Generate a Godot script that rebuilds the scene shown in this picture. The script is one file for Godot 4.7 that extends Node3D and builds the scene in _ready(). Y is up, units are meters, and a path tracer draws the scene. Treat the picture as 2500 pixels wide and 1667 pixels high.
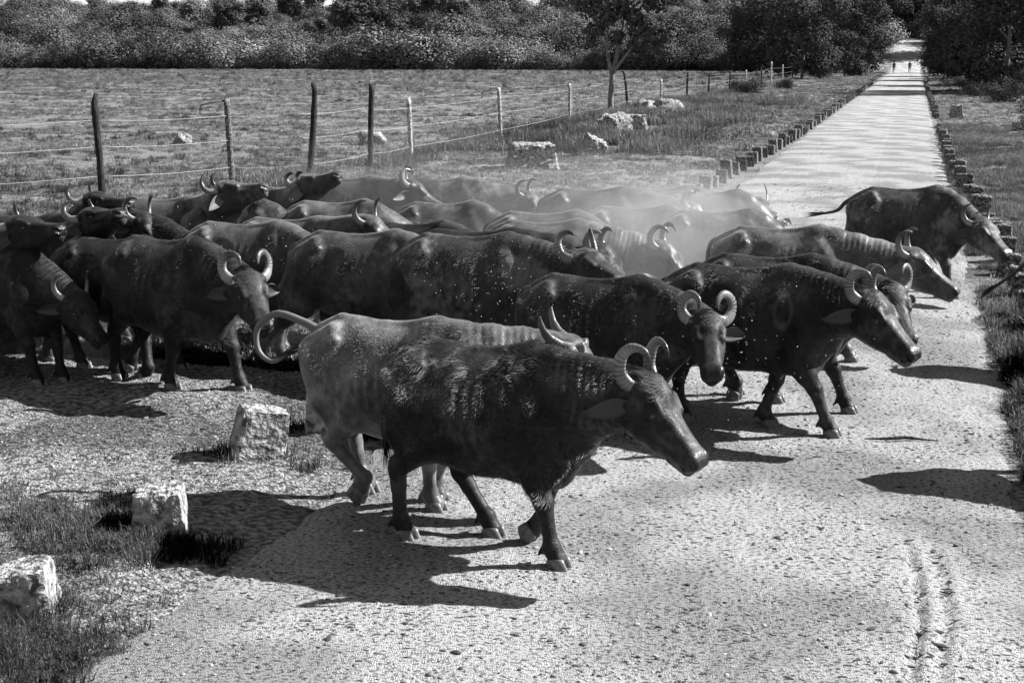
extends Node3D
# A herd of water buffalo crossing a dusty lane. World: the lane runs along -z, x is to the right of it, metres.

const LANE_LEFT := -3.8
const LANE_RIGHT := 0.85
var rng := RandomNumberGenerator.new()
var rough_noise := FastNoiseLite.new()
var fine_noise := FastNoiseLite.new()
var M := {}
var taken := {}
var herd := []


func numbered(called: String) -> String:
	var n: int = taken.get(called, 0)
	taken[called] = n + 1
	return called if n == 0 else "%s_%03d" % [called, n]


func tag(o: Node3D, label: String, category: String, group := "") -> Node3D:
	o.set_meta("label", label)
	o.set_meta("category", category)
	if group:
		o.set_meta("group", group)
	return o


func thing(called: String, label: String, category: String, at := Vector3.ZERO, turn := 0.0, group := "") -> Node3D:
	var o := Node3D.new()
	o.name = numbered(called)
	add_child(o)
	o.position = at
	o.rotation.y = turn
	tag(o, label, category, group)
	return o


func part(called: String, mesh: Mesh, mat: Material, parent: Node) -> MeshInstance3D:
	var o := MeshInstance3D.new()
	o.name = numbered(called) if parent == self else called
	o.mesh = mesh
	if mat:
		o.material_override = mat
	parent.add_child(o, true)
	return o


func swarm(called: String, mesh: Mesh, mat: Material, places: Array, colors: PackedColorArray, parent: Node) -> MultiMeshInstance3D:
	var mm := MultiMesh.new()
	mm.transform_format = MultiMesh.TRANSFORM_3D
	mm.use_colors = colors.size() > 0
	mm.mesh = mesh
	mm.instance_count = places.size()
	var buf := PackedFloat32Array()
	var stride := 16 if mm.use_colors else 12
	buf.resize(places.size() * stride)
	var q := 0
	for i in places.size():
		var t: Transform3D = places[i]
		var b := t.basis
		buf[q] = b.x.x; buf[q + 1] = b.y.x; buf[q + 2] = b.z.x; buf[q + 3] = t.origin.x
		buf[q + 4] = b.x.y; buf[q + 5] = b.y.y; buf[q + 6] = b.z.y; buf[q + 7] = t.origin.y
		buf[q + 8] = b.x.z; buf[q + 9] = b.y.z; buf[q + 10] = b.z.z; buf[q + 11] = t.origin.z
		if stride == 16:
			var c := colors[i]
			buf[q + 12] = c.r; buf[q + 13] = c.g; buf[q + 14] = c.b; buf[q + 15] = 1.0
		q += stride
	mm.buffer = buf
	var o := MultiMeshInstance3D.new()
	o.name = numbered(called) if parent == self else called
	o.multimesh = mm
	o.material_override = mat
	o.set_meta("kind", "stuff")
	parent.add_child(o, true)
	return o


func grey(v: float) -> Color:   # v is a real (linear) reflectance
	return Color(v, v, v).linear_to_srgb()


func noise_tex(kind: int, freq: float, octaves: int, stops: Array, size := 512, normal := false, seed_ := 1, bump := 4.0) -> NoiseTexture2D:
	var n := FastNoiseLite.new()
	n.noise_type = kind
	n.frequency = freq
	n.seed = seed_
	n.fractal_octaves = octaves
	n.fractal_type = FastNoiseLite.FRACTAL_FBM if octaves > 1 else FastNoiseLite.FRACTAL_NONE
	if kind == FastNoiseLite.TYPE_CELLULAR:
		n.cellular_return_type = FastNoiseLite.RETURN_DISTANCE
	var t := NoiseTexture2D.new()
	t.width = size
	t.height = size
	t.seamless = true
	t.seamless_blend_skirt = 0.04
	t.noise = n
	if normal:
		t.as_normal_map = true
		t.bump_strength = bump
	elif stops:
		var g := Gradient.new()
		var off := PackedFloat32Array()
		var col := PackedColorArray()
		for s in stops:
			off.append(s[0])
			col.append(grey(s[1]))
		g.offsets = off
		g.colors = col
		t.color_ramp = g
	return t


func mat(v: float, rough: float, spec := 0.5) -> StandardMaterial3D:
	var m := StandardMaterial3D.new()
	m.albedo_color = grey(v)
	m.roughness = rough
	m.metallic_specular = spec
	return m


func tinted(v: float, rough: float, spec := 0.3) -> StandardMaterial3D:   # takes vertex or copy colours
	var m := mat(v, rough, spec)
	m.vertex_color_use_as_albedo = true
	m.cull_mode = BaseMaterial3D.CULL_DISABLED
	return m


func textured(tex: Texture2D, scale: Vector3, rough: float, relief: Texture2D = null, height := 1.0, world := true) -> StandardMaterial3D:
	var m := mat(1.0, rough, 0.3)
	m.albedo_texture = tex
	m.uv1_triplanar = true
	m.uv1_world_triplanar = world
	m.uv1_scale = scale
	m.uv1_triplanar_sharpness = 4.0
	if relief:
		m.heightmap_enabled = true
		m.heightmap_texture = relief
		m.heightmap_scale = height
	return m


func smooth(a: float, b: float, x: float) -> float:
	return smoothstep(a, b, x)


func land(x: float, z: float) -> float:   # height of the terrain
	var corridor := exp(-pow((x + 1.5) / 14.0, 2.0))
	var ze := z - 10.0 * corridor
	var h := 4.9 * smooth(-252.0, -300.0, ze) + 8.8 * smooth(-285.0, -420.0, ze)
	var side := clampf(maxf(LANE_LEFT - 0.3 - x, x - LANE_RIGHT - 0.2) / 1.5, 0.0, 1.0)
	h += side * (0.05 * rough_noise.get_noise_2d(x * 3.0, z * 3.0) + 0.04)
	if z < -30.0 and x < -5.0:
		h += smooth(-30.0, -80.0, z) * 0.25 * rough_noise.get_noise_2d(x * 0.8, z * 0.8)
	return h


func _ready() -> void:
	rng.seed = 7
	rough_noise.seed = 3
	rough_noise.frequency = 0.2
	rough_noise.fractal_octaves = 3
	fine_noise.seed = 5
	fine_noise.frequency = 1.0
	fine_noise.fractal_octaves = 3
	# camera
	var cam := Camera3D.new()
	cam.name = "camera"
	cam.fov = 25.615
	cam.near = 0.1
	cam.far = 1500.0
	cam.position = Vector3(0, 3, 0)
	cam.rotation_degrees = Vector3(-10.877, 14.8, 0)
	add_child(cam)
	cam.current = true
	# sky and air
	var e := Environment.new()
	e.background_mode = Environment.BG_SKY
	var sky := Sky.new()
	var sm := ProceduralSkyMaterial.new()
	sm.sky_top_color = grey(0.10)
	sm.sky_horizon_color = grey(0.40)
	sm.sky_curve = 0.12
	sm.ground_bottom_color = grey(0.12)
	sm.ground_horizon_color = grey(0.3)
	sm.sun_angle_max = 20.0
	sky.sky_material = sm
	e.sky = sky
	e.tonemap_mode = Environment.TONE_MAPPER_LINEAR
	e.tonemap_exposure = 2.75
	e.sdfgi_enabled = true
	e.ssao_enabled = true
	e.ssil_enabled = true
	e.volumetric_fog_enabled = true
	e.volumetric_fog_density = 0.0
	var we := WorldEnvironment.new()
	we.name = "world"
	we.environment = e
	add_child(we)
	# sun: low on the right, slightly behind the herd
	var sun := DirectionalLight3D.new()
	sun.name = "sun"
	sun.light_energy = 1.6
	sun.light_color = Color(1, 1, 1)
	sun.light_angular_distance = 0.5
	sun.shadow_enabled = true
	add_child(sun)
	sun.look_at_from_position(Vector3.ZERO, -Vector3(0.901, 0.754, -0.434), Vector3.UP)
	materials()
	setting()
	build_fence()
	build_stones()
	build_herd()
	build_vegetation()
	build_riders()
	build_dust()


# ---------------------------------------------------------------- buffalo

class Flesh:
	var A := PackedVector3Array()
	var BA := PackedVector3Array()
	var INV := PackedFloat32Array()
	var R0 := PackedFloat32Array()
	var DR := PackedFloat32Array()
	var K := PackedFloat32Array()
	var cut := PackedByteArray()
	var torso_top := PackedFloat32Array()
	var torso_bot := PackedFloat32Array()
	var torso_w := PackedFloat32Array()
	var head_top := PackedFloat32Array()
	var head_bot := PackedFloat32Array()
	var head_w := PackedFloat32Array()
	var head_in := Transform3D()
	var body_cell := 0.02
	var head_cell := 0.01
	var neck_from := Vector3.ZERO
	var neck_dir := Vector3.RIGHT
	var neck_len := 0.0
	var V := PackedVector3Array()
	var N := PackedVector3Array()
	var I := PackedInt32Array()
	var IN := PackedInt32Array()   # triangles of the muzzle
	const TX0 := -0.70
	const TX1 := 0.72
	const HX0 := -0.08
	const HX1 := 0.55

	func cap(a: Vector3, b: Vector3, r0: float, r1: float, k: float, cuts := false) -> void:
		A.append(a)
		BA.append(b - a)
		INV.append(1.0 / maxf((b - a).length_squared(), 1e-8))
		R0.append(r0)
		DR.append(r1 - r0)
		K.append(k)
		cut.append(1 if cuts else 0)

	func table(stations: Array, x0: float, x1: float) -> Array:
		var out := [PackedFloat32Array(), PackedFloat32Array(), PackedFloat32Array()]
		var seg := 0
		for i in 65:
			var x := lerpf(x0, x1, i / 64.0)
			seg = 0
			while seg < stations.size() - 2 and x > stations[seg + 1][0]:
				seg += 1
			var p1: Array = stations[seg]
			var p2: Array = stations[seg + 1]
			var p0: Array = stations[maxi(seg - 1, 0)]
			var p3: Array = stations[mini(seg + 2, stations.size() - 1)]
			var t := clampf((x - p1[0]) / (p2[0] - p1[0]), 0.0, 1.0)
			for c in 3:
				out[c].append(cubic_interpolate(p1[c + 1], p2[c + 1], p0[c + 1], p3[c + 1], t))
		return out

	func torso(p: Vector3) -> float:
		var xc := clampf(p.x, TX0, TX1)
		var f := (xc - TX0) / (TX1 - TX0) * 63.999
		var i := int(f)
		f -= i
		var top := torso_top[i] + (torso_top[i + 1] - torso_top[i]) * f
		var bot := torso_bot[i] + (torso_bot[i + 1] - torso_bot[i]) * f
		var w := torso_w[i] + (torso_w[i + 1] - torso_w[i]) * f
		var a := (top - bot) * 0.5
		var u := (p.y - (top + bot) * 0.5) / a
		if u > 0.0:
			w *= 1.0 - 0.34 * minf(u * u, 1.3)
		else:
			w *= 1.0 - 0.06 * minf(u * u, 1.3)
		var v := p.z / w
		var k0 := sqrt(u * u + v * v) + 1e-5
		var k1 := sqrt(u * u / (a * a) + v * v / (w * w)) + 1e-5
		var d := k0 * (k0 - 1.0) / k1
		if p.x > -0.12 and p.x < 0.30 and u > -0.7 and u < 0.75:
			d -= 0.0095 * sin((p.x + 0.10 * p.y) * 78.0) * (1.0 - absf(p.x - 0.09) / 0.21) * (1.0 - absf(u) / 0.75)
		var ex := p.x - xc
		if ex != 0.0:
			d = sqrt(maxf(d, 0.0) ** 2 + ex * ex)
		return d

	func head(q: Vector3) -> float:
		var p := head_in * q
		var xc := clampf(p.x, HX0, HX1)
		var f := (xc - HX0) / (HX1 - HX0) * 63.999
		var i := int(f)
		f -= i
		var top := head_top[i] + (head_top[i + 1] - head_top[i]) * f
		var bot := head_bot[i] + (head_bot[i + 1] - head_bot[i]) * f
		var w := head_w[i] + (head_w[i + 1] - head_w[i]) * f
		var a := (top - bot) * 0.5
		var u := (p.y - (top + bot) * 0.5) / a
		if u < 0.0:
			w *= 1.0 - 0.38 * minf(u * u, 1.3)
		var v := p.z / w
		var u2 := u * u
		var v2 := v * v
		var k0 := pow(u2 * sqrt(u2) + v2 * sqrt(v2), 0.3333) + 1e-5
		var d := (k0 - 1.0) * minf(a, w)
		var ex := p.x - xc
		if ex != 0.0:
			d = sqrt(maxf(d, 0.0) ** 2 + ex * ex)
		return d

	func value(p: Vector3, list: PackedInt32Array) -> float:
		var d := 9.0
		for i in list:
			var e: float
			var k := 0.10
			if i >= 0:
				var pa := p - A[i]
				var ba := BA[i]
				var h := clampf(pa.dot(ba) * INV[i], 0.0, 1.0)
				e = (pa - ba * h).length() - R0[i] - DR[i] * h
				k = K[i]
				if cut[i]:
					var qq := k - absf(d + e)
					d = maxf(d, -e) + (qq * qq * 0.25 / k if qq > 0.0 else 0.0)
					continue
			elif i == -1:
				e = torso(p)
			else:
				e = head(p)
				k = 0.05
			var q := k - absf(d - e)
			d = minf(d, e) - (q * q * 0.25 / k if q > 0.0 else 0.0)
		if neck_len > 0.0 and absf(d) < 0.06:   # skin folds across the neck
			var s := (p - neck_from).dot(neck_dir)
			if s > 0.02 and s < neck_len:
				var win := minf(1.0, minf(s - 0.02, neck_len - s) * 9.0)
				d += 0.0019 * win * sin(s * 120.0 + 5.0 * p.y + 2.0 * sin(p.y * 14.0 + p.z * 9.0))
		return d

	func near(c: Vector3, reach: float) -> PackedInt32Array:
		var list := PackedInt32Array()
		if torso(c) < reach + 0.1:
			list.append(-1)
		if (head_in * c).length() < 1.0 and head(c) < reach + 0.08:
			list.append(-2)
		for i in A.size():
			var pa := c - A[i]
			var h := clampf(pa.dot(BA[i]) * INV[i], 0.0, 1.0)
			if (pa - BA[i] * h).length() - R0[i] - DR[i] * h < reach + K[i]:
				list.append(i)
		return list

	# side: 0 = the body grid (behind the poll), 1 = the head grid
	func net(lo: Vector3, hi: Vector3, cell: float, side: int) -> void:
		var nx := int((hi.x - lo.x) / cell / 4.0 + 1.0) * 4
		var ny := int((hi.y - lo.y) / cell / 4.0 + 1.0) * 4
		var nz := int((hi.z - lo.z) / cell / 4.0 + 1.0) * 4
		var g := PackedFloat32Array()
		g.resize(nx * ny * nz)
		g.fill(1.0)
		var flagged := PackedInt32Array()
		var half := cell * 2.0
		var reach := cell * 3.6
		for bz in nz / 4:
			for by in ny / 4:
				for bx in nx / 4:
					var c := lo + Vector3(bx * 4 + 1.5, by * 4 + 1.5, bz * 4 + 1.5) * cell
					if side == 1:
						if not in_head(head_in * c + Vector3(0.06, 0, 0), 0.36):
							continue
					elif in_head(head_in * c - Vector3(0.10, 0, 0), 0.19):
						continue
					var list := near(c, reach)
					if list.is_empty():
						continue
					var d := value(c, list)
					if absf(d) > reach + 0.03:
						if d < 0.0:
							for k in 4:
								for j in 4:
									var o := bx * 4 + (by * 4 + j) * nx + (bz * 4 + k) * nx * ny
									for i in 4:
										g[o + i] = -1.0
						continue
					flagged.append(bx * 4)
					flagged.append(by * 4)
					flagged.append(bz * 4)
					for k in 4:
						for j in 4:
							var o := bx * 4 + (by * 4 + j) * nx + (bz * 4 + k) * nx * ny
							var p := lo + Vector3(bx * 4, by * 4 + j, bz * 4 + k) * cell
							for i in 4:
								g[o + i] = value(p, list)
								p.x += cell
		var at := {}
		var sy := nx
		var sz := nx * ny
		for fi in range(0, flagged.size(), 3):
			for k in range(-1, 4):
				var z := flagged[fi + 2] + k
				if z < 0 or z > nz - 2:
					continue
				for j in range(-1, 4):
					var y := flagged[fi + 1] + j
					if y < 0 or y > ny - 2:
						continue
					for i in range(-1, 4):
						var x := flagged[fi] + i
						if x < 0 or x > nx - 2:
							continue
						var o := x + y * sy + z * sz
						var a0 := g[o]
						var a1 := g[o + 1]
						var a2 := g[o + sy]
						var a3 := g[o + sy + 1]
						var a4 := g[o + sz]
						var a5 := g[o + sz + 1]
						var a6 := g[o + sz + sy]
						var a7 := g[o + sz + sy + 1]
						var s := int(a0 < 0) + int(a1 < 0) + int(a2 < 0) + int(a3 < 0) + int(a4 < 0) + int(a5 < 0) + int(a6 < 0) + int(a7 < 0)
						if s == 0 or s == 8 or at.has(o):
							continue
						var sum := Vector3.ZERO
						var n := 0
						if (a0 < 0) != (a1 < 0): sum += Vector3(a0 / (a0 - a1), 0, 0); n += 1
						if (a2 < 0) != (a3 < 0): sum += Vector3(a2 / (a2 - a3), 1, 0); n += 1
						if (a4 < 0) != (a5 < 0): sum += Vector3(a4 / (a4 - a5), 0, 1); n += 1
						if (a6 < 0) != (a7 < 0): sum += Vector3(a6 / (a6 - a7), 1, 1); n += 1
						if (a0 < 0) != (a2 < 0): sum += Vector3(0, a0 / (a0 - a2), 0); n += 1
						if (a1 < 0) != (a3 < 0): sum += Vector3(1, a1 / (a1 - a3), 0); n += 1
						if (a4 < 0) != (a6 < 0): sum += Vector3(0, a4 / (a4 - a6), 1); n += 1
						if (a5 < 0) != (a7 < 0): sum += Vector3(1, a5 / (a5 - a7), 1); n += 1
						if (a0 < 0) != (a4 < 0): sum += Vector3(0, 0, a0 / (a0 - a4)); n += 1
						if (a1 < 0) != (a5 < 0): sum += Vector3(1, 0, a1 / (a1 - a5)); n += 1
						if (a2 < 0) != (a6 < 0): sum += Vector3(0, 1, a2 / (a2 - a6)); n += 1
						if (a3 < 0) != (a7 < 0): sum += Vector3(1, 1, a3 / (a3 - a7)); n += 1
						at[o] = V.size()
						V.append(lo + (Vector3(x, y, z) + sum / n) * cell)
						N.append(Vector3(a1 + a3 + a5 + a7 - a0 - a2 - a4 - a6, a2 + a3 + a6 + a7 - a0 - a1 - a4 - a5, a4 + a5 + a6 + a7 - a0 - a1 - a2 - a3).normalized())
		var hx := PackedFloat32Array()
		for o in at:
			var v: int = at[o]
			var inside: bool = g[o] < 0.0
			if (g[o + 1] < 0.0) != inside and at.has(o - sy) and at.has(o - sz) and at.has(o - sy - sz):
				quad(v, at[o - sy], at[o - sy - sz], at[o - sz], inside, side)
			if (g[o + sy] < 0.0) != inside and at.has(o - 1) and at.has(o - sz) and at.has(o - 1 - sz):
				quad(v, at[o - sz], at[o - 1 - sz], at[o - 1], inside, side)
			if (g[o + sz] < 0.0) != inside and at.has(o - 1) and at.has(o - sy) and at.has(o - 1 - sy):
				quad(v, at[o - 1], at[o - 1 - sy], at[o - sy], inside, side)

	func in_head(p: Vector3, reach: float) -> bool:
		if p.x < -0.085:
			return false
		var q := p - Vector3(clampf(p.x, 0.0, 0.60), -0.08, 0.0)
		return q.length() < reach

	func quad(a: int, b: int, c: int, d: int, flip: bool, side: int) -> void:
		var p := head_in * V[a]
		if side == 1:
			if not in_head(p + Vector3(0.012, 0, 0), 0.285):
				return
		elif in_head(p, 0.27):
			return
		var muzzle := side == 1 and p.x > 0.478 and p.y > -0.088
		var t := PackedInt32Array([a, c, b, a, d, c]) if flip else PackedInt32Array([a, b, c, a, c, d])
		if muzzle:
			IN.append_array(t)
		else:
			I.append_array(t)


const TORSO := [
	[-0.70, 1.07, 0.93, 0.05], [-0.66, 1.14, 0.80, 0.12], [-0.57, 1.21, 0.67, 0.20], [-0.44, 1.265, 0.57, 0.25], [-0.28, 1.275, 0.505, 0.285],
	[-0.08, 1.255, 0.465, 0.33], [0.12, 1.255, 0.465, 0.33], [0.27, 1.295, 0.49, 0.28], [0.38, 1.305, 0.52, 0.24], [0.50, 1.25, 0.55, 0.21], [0.61, 1.14, 0.60, 0.17], [0.72, 1.00, 0.72, 0.07]]
const HEAD := [
	[-0.08, 0.0, -0.09, 0.05], [-0.03, 0.045, -0.15, 0.092], [0.04, 0.068, -0.215, 0.115], [0.12, 0.062, -0.255, 0.122], [0.19, 0.042, -0.262, 0.114],
	[0.27, 0.026, -0.240, 0.097], [0.35, 0.016, -0.203, 0.086], [0.43, 0.012, -0.166, 0.080], [0.49, 0.010, -0.150, 0.084], [0.53, -0.006, -0.138, 0.076], [0.55, -0.035, -0.105, 0.052]]


func head_frame(poll: Vector3, nose: Vector3, roll := 0.0) -> Transform3D:
	var f := (nose - poll).normalized()
	var side := f.cross(Vector3.UP)
	if side.length() < 0.1:
		side = Vector3(0, 0, 1)
	side = side.normalized()
	if roll != 0.0:
		side = side.rotated(f, roll)
	return Transform3D(Basis(f, side.cross(f).normalized(), side), poll)


func limb(fl: Flesh, d: Dictionary, fore: bool, s: float, foot: Vector3, tilt: float) -> void:
	# foot: where the middle of the hoof stands; tilt: how far the toe points down
	var rest := Vector3(0.40, 0, 0.16 * s) if fore else Vector3(-0.46, 0, 0.15 * s)
	var dx := foot.x - rest.x
	var fet := foot + Vector3(-0.055, 0.145, 0).rotated(Vector3(0, 0, 1), -tilt)
	var cor := foot + Vector3(-0.012, 0.07, 0).rotated(Vector3(0, 0, 1), -tilt)
	var lift := foot.y
	var top: Vector3
	var l1: float
	var l2: float
	if fore:
		top = Vector3(0.33 + dx * 0.35, 0.665 + minf(lift * 0.2, 0.05), 0.17 * s)
		l1 = 0.275
		l2 = 0.265
	else:
		top = Vector3(-0.25 + dx * 0.42, 0.69 - absf(dx) * 0.05, 0.19 * s)
		l1 = 0.345
		l2 = 0.33
	var to := fet - top
	if to.length() > (l1 + l2) * 0.995:
		top = fet - to.normalized() * (l1 + l2) * 0.995
		to = fet - top
	var dist := to.length()
	var along := (l1 * l1 - l2 * l2 + dist * dist) / (2.0 * dist)
	var off := sqrt(maxf(l1 * l1 - along * along, 0.0))
	var dir := to / dist
	var bend := Vector3(0, 0, 1).cross(dir) if fore else dir.cross(Vector3(0, 0, 1))
	var mid := top + dir * along + bend.normalized() * off
	mid.z = lerpf(top.z, fet.z, 0.55)
	if fore:
		fl.cap(Vector3(0.50 + dx * 0.15, 0.84, 0.165 * s), top, 0.115, 0.09, 0.10)
		fl.cap(Vector3(0.37, 1.12, 0.12 * s), Vector3(0.50 + dx * 0.12, 0.86, 0.165 * s), 0.075, 0.105, 0.05)
		fl.cap(Vector3(0.37, 1.14, 0.135 * s), Vector3(0.47, 0.92, 0.20 * s), 0.035, 0.05, 0.04)
		fl.cap(top, top.lerp(mid, 0.5), 0.10, 0.08, 0.06)
		fl.cap(top.lerp(mid, 0.4), mid, 0.08, 0.060, 0.03)
		fl.cap(mid, mid.lerp(fet, 0.3), 0.061, 0.047, 0.02)
		fl.cap(mid.lerp(fet, 0.25), fet, 0.045, 0.044, 0.02)
	else:
		fl.cap(Vector3(-0.43, 0.98, 0.15 * s), top, 0.165, 0.115, 0.09)
		fl.cap(Vector3(-0.58, 1.02, 0.10 * s), Vector3(-0.53 + dx * 0.3, 0.72, 0.155 * s), 0.09, 0.085, 0.08)
		fl.cap(Vector3(-0.53 + dx * 0.3, 0.72, 0.155 * s), mid.lerp(top, 0.25), 0.085, 0.045, 0.06)
		fl.cap(top, mid, 0.115, 0.055, 0.05)
		fl.cap(mid + (mid - fet).normalized() * 0.05 - Vector3(0.028, 0, 0), mid + (fet - mid) * 0.1 - Vector3(0.012, 0, 0), 0.026, 0.036, 0.03)
		fl.cap(mid, mid.lerp(fet, 0.35), 0.058, 0.048, 0.02)
		fl.cap(mid.lerp(fet, 0.3), fet, 0.046, 0.046, 0.02)
	fl.cap(fet + Vector3(0.004, 0, 0), fet + Vector3(-0.004, -0.01, 0), 0.054, 0.052, 0.02)
	fl.cap(fet, cor, 0.048, 0.060, 0.02)
	for z in [-1.0, 1.0]:
		var back := fet + Vector3(-0.048, -0.02, 0.024 * z)
		fl.cap(back, back + Vector3(-0.03, -0.042, 0.005 * z), 0.019, 0.008, 0.012)
	d.feet.append([foot, tilt])


func curve(pts: Array, n: int) -> PackedVector3Array:
	var out := PackedVector3Array()
	for i in n + 1:
		var t: float = float(i) / n * (pts.size() - 1)
		var k := mini(int(t), pts.size() - 2)
		t -= k
		var p0: Vector3 = pts[maxi(k - 1, 0)]
		var p1: Vector3 = pts[k]
		var p2: Vector3 = pts[k + 1]
		var p3: Vector3 = pts[mini(k + 2, pts.size() - 1)]
		out.append(p1.cubic_interpolate(p2, p0, p3, t))
	return out


func tube(pts: PackedVector3Array, radii: PackedFloat32Array, sides: int, flat := 1.0, up := Vector3.UP, tints := PackedFloat32Array()) -> ArrayMesh:
	var st := SurfaceTool.new()
	st.begin(Mesh.PRIMITIVE_TRIANGLES)
	var n := pts.size()
	var ref := up
	for i in n:
		var dir := (pts[mini(i + 1, n - 1)] - pts[maxi(i - 1, 0)]).normalized()
		var a := (ref - dir * ref.dot(dir)).normalized()
		ref = a
		var b := dir.cross(a)
		for k in sides:
			var w := TAU * k / sides
			if tints.size():
				st.set_color(Color(tints[i], tints[i], tints[i]))
			st.add_vertex(pts[i] + a * cos(w) * radii[i] + b * sin(w) * radii[i] * flat)
	st.add_vertex(pts[0])
	st.add_vertex(pts[n - 1])
	for i in n - 1:
		for k in sides:
			var p := i * sides + k
			var q := i * sides + (k + 1) % sides
			for v in [p, p + sides, q, q, p + sides, q + sides]:
				st.add_index(v)
	for k in sides:
		var q := (k + 1) % sides
		for v in [n * sides, k, q, n * sides + 1, (n - 1) * sides + q, (n - 1) * sides + k]:
			st.add_index(v)
	st.generate_normals()
	return st.commit()


func horn_mesh(side: float, R: float, sweep: float, spread: float, thick: float, rise: float) -> ArrayMesh:
	var up := Vector3(-0.64, 0.77, 0)
	var back := Vector3(-0.77, -0.64, 0)
	var e := (Vector3(0, 0, 1) * spread + back * (1.0 - 0.45 * spread)).normalized()
	var base := Vector3(0.012, 0.0, 0.085)
	var pts := PackedVector3Array()
	var rad := PackedFloat32Array()
	var tint := PackedFloat32Array()
	var n := 56
	for i in n + 1:
		var t := float(i) / n
		var a := -0.45 + (sweep + 0.45) * t
		var r := R * (1.0 - 0.22 * t)
		var p := base + e * (0.02 + r * sin(a)) + up * (R - r * cos(a)) * (1.0 + rise)
		p.z += 0.045 * t * t
		p.z *= side
		pts.append(p)
		var w := thick * pow(1.0 - t, 0.52) * (1.0 if t < 0.9 else 1.0) + 0.003
		var ridge := 0.0
		if t > 0.1 and t < 0.75:
			ridge = absf(sin(t * 68.0 + 0.6 * sin(t * 21.0))) * smooth(0.1, 0.2, t) * smooth(0.75, 0.5, t)
		rad.append(w * (1.0 + 0.10 * ridge + 0.04 * sin(t * 31.0)))
		tint.append(clampf(0.10 + 0.13 * ridge + 0.05 * sin(t * 9.0 + thick * 900.0) - 0.05 * t + 0.03 * sin(t * 133.0), 0.02, 0.5))
	var ups := up
	ups.z = 0.5 * side
	return tube(pts, rad, 12, 0.62, ups.normalized(), tint)


func ear_mesh(side: float, droop: float, flare := 0.0) -> ArrayMesh:
	var st := SurfaceTool.new()
	st.begin(Mesh.PRIMITIVE_TRIANGLES)
	var along := Vector3(-0.52, -0.42 - droop * 0.3, 0.76).normalized()
	if flare > 0.0:
		along = Vector3(-0.42, -0.52, 0.74).normalized()
	var face := Vector3(0.45, -0.02, 0.85)
	face = (face - along * face.dot(along)).normalized()
	var wide := along.cross(face)
	var base := Vector3(0.05, -0.09, 0.118 + 0.02 * flare)
	var nu := 10
	var nv := 8
	for layer in 2:
		for i in nu + 1:
			var t := float(i) / nu
			var w := 0.070 * pow(sin(PI * clampf(0.10 + 0.9 * t, 0, 1)), 0.75) * (1.0 - 0.25 * t) + 0.002
			for j in nv + 1:
				var v := float(j) / nv * 2.0 - 1.0
				var cup := 0.035 * (1.0 - v * v) * (1.0 - 0.6 * t)
				var p := base + along * 0.255 * t + wide * w * v - face * (cup + (0.008 if layer else 0.0) * (1.0 - v * v)) + Vector3(0, -0.03 * t * t, 0)
				p.z *= side
				st.add_vertex(p)
	var row := nv + 1
	for layer in 2:
		var o := layer * (nu + 1) * row
		for i in nu:
			for j in nv:
				var a := o + i * row + j
				var q := [a, a + 1, a + row, a + 1, a + row + 1, a + row] if (layer == 0) != (side > 0) else [a, a + row, a + 1, a + 1, a + row, a + row + 1]
				for v in q:
					st.add_index(v)
	st.generate_normals()
	return st.commit()


func hoof_mesh() -> ArrayMesh:
	var st := SurfaceTool.new()
	st.begin(Mesh.PRIMITIVE_TRIANGLES)
	var count := 0
	for s in [-1.0, 1.0]:
		var rings := 6
		var n := 14
		for r in rings:
			var t := float(r) / (rings - 1)      # 0 ground, 1 coronet
			for k in n:
				var w := TAU * k / n
				var x := cos(w)
				var z := sin(w)
				var lx := lerpf(0.072 if x > 0 else 0.05, 0.046, pow(t, 0.8)) * (0.96 if r == 0 else 1.0)
				var lz := lerpf(0.030, 0.026, t)
				var p := Vector3(x * lx - 0.014 * t + 0.004, 0.088 * t * (1.0 - 0.25 * maxf(-x, 0)) + 0.001, s * 0.031 + z * lz * (1.0 - 0.35 * maxf(x, 0) * (1.0 - t)))
				p.z -= s * maxf(x, 0) * 0.006 * (1.0 - t)
				st.add_vertex(p)
		st.add_vertex(Vector3(0.01, 0.0, s * 0.031))
		st.add_vertex(Vector3(-0.012, 0.095, s * 0.031))
		for r in rings - 1:
			for k in n:
				var a := count + r * n + k
				var b := count + r * n + (k + 1) % n
				for v in [a, b, a + n, b, b + n, a + n]:
					st.add_index(v)
		for k in n:
			for v in [count + rings * n, count + (k + 1) % n, count + k, count + rings * n + 1, count + (rings - 1) * n + k, count + (rings - 1) * n + (k + 1) % n]:
				st.add_index(v)
		count += rings * n + 2
	st.generate_normals()
	return st.commit()


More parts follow.
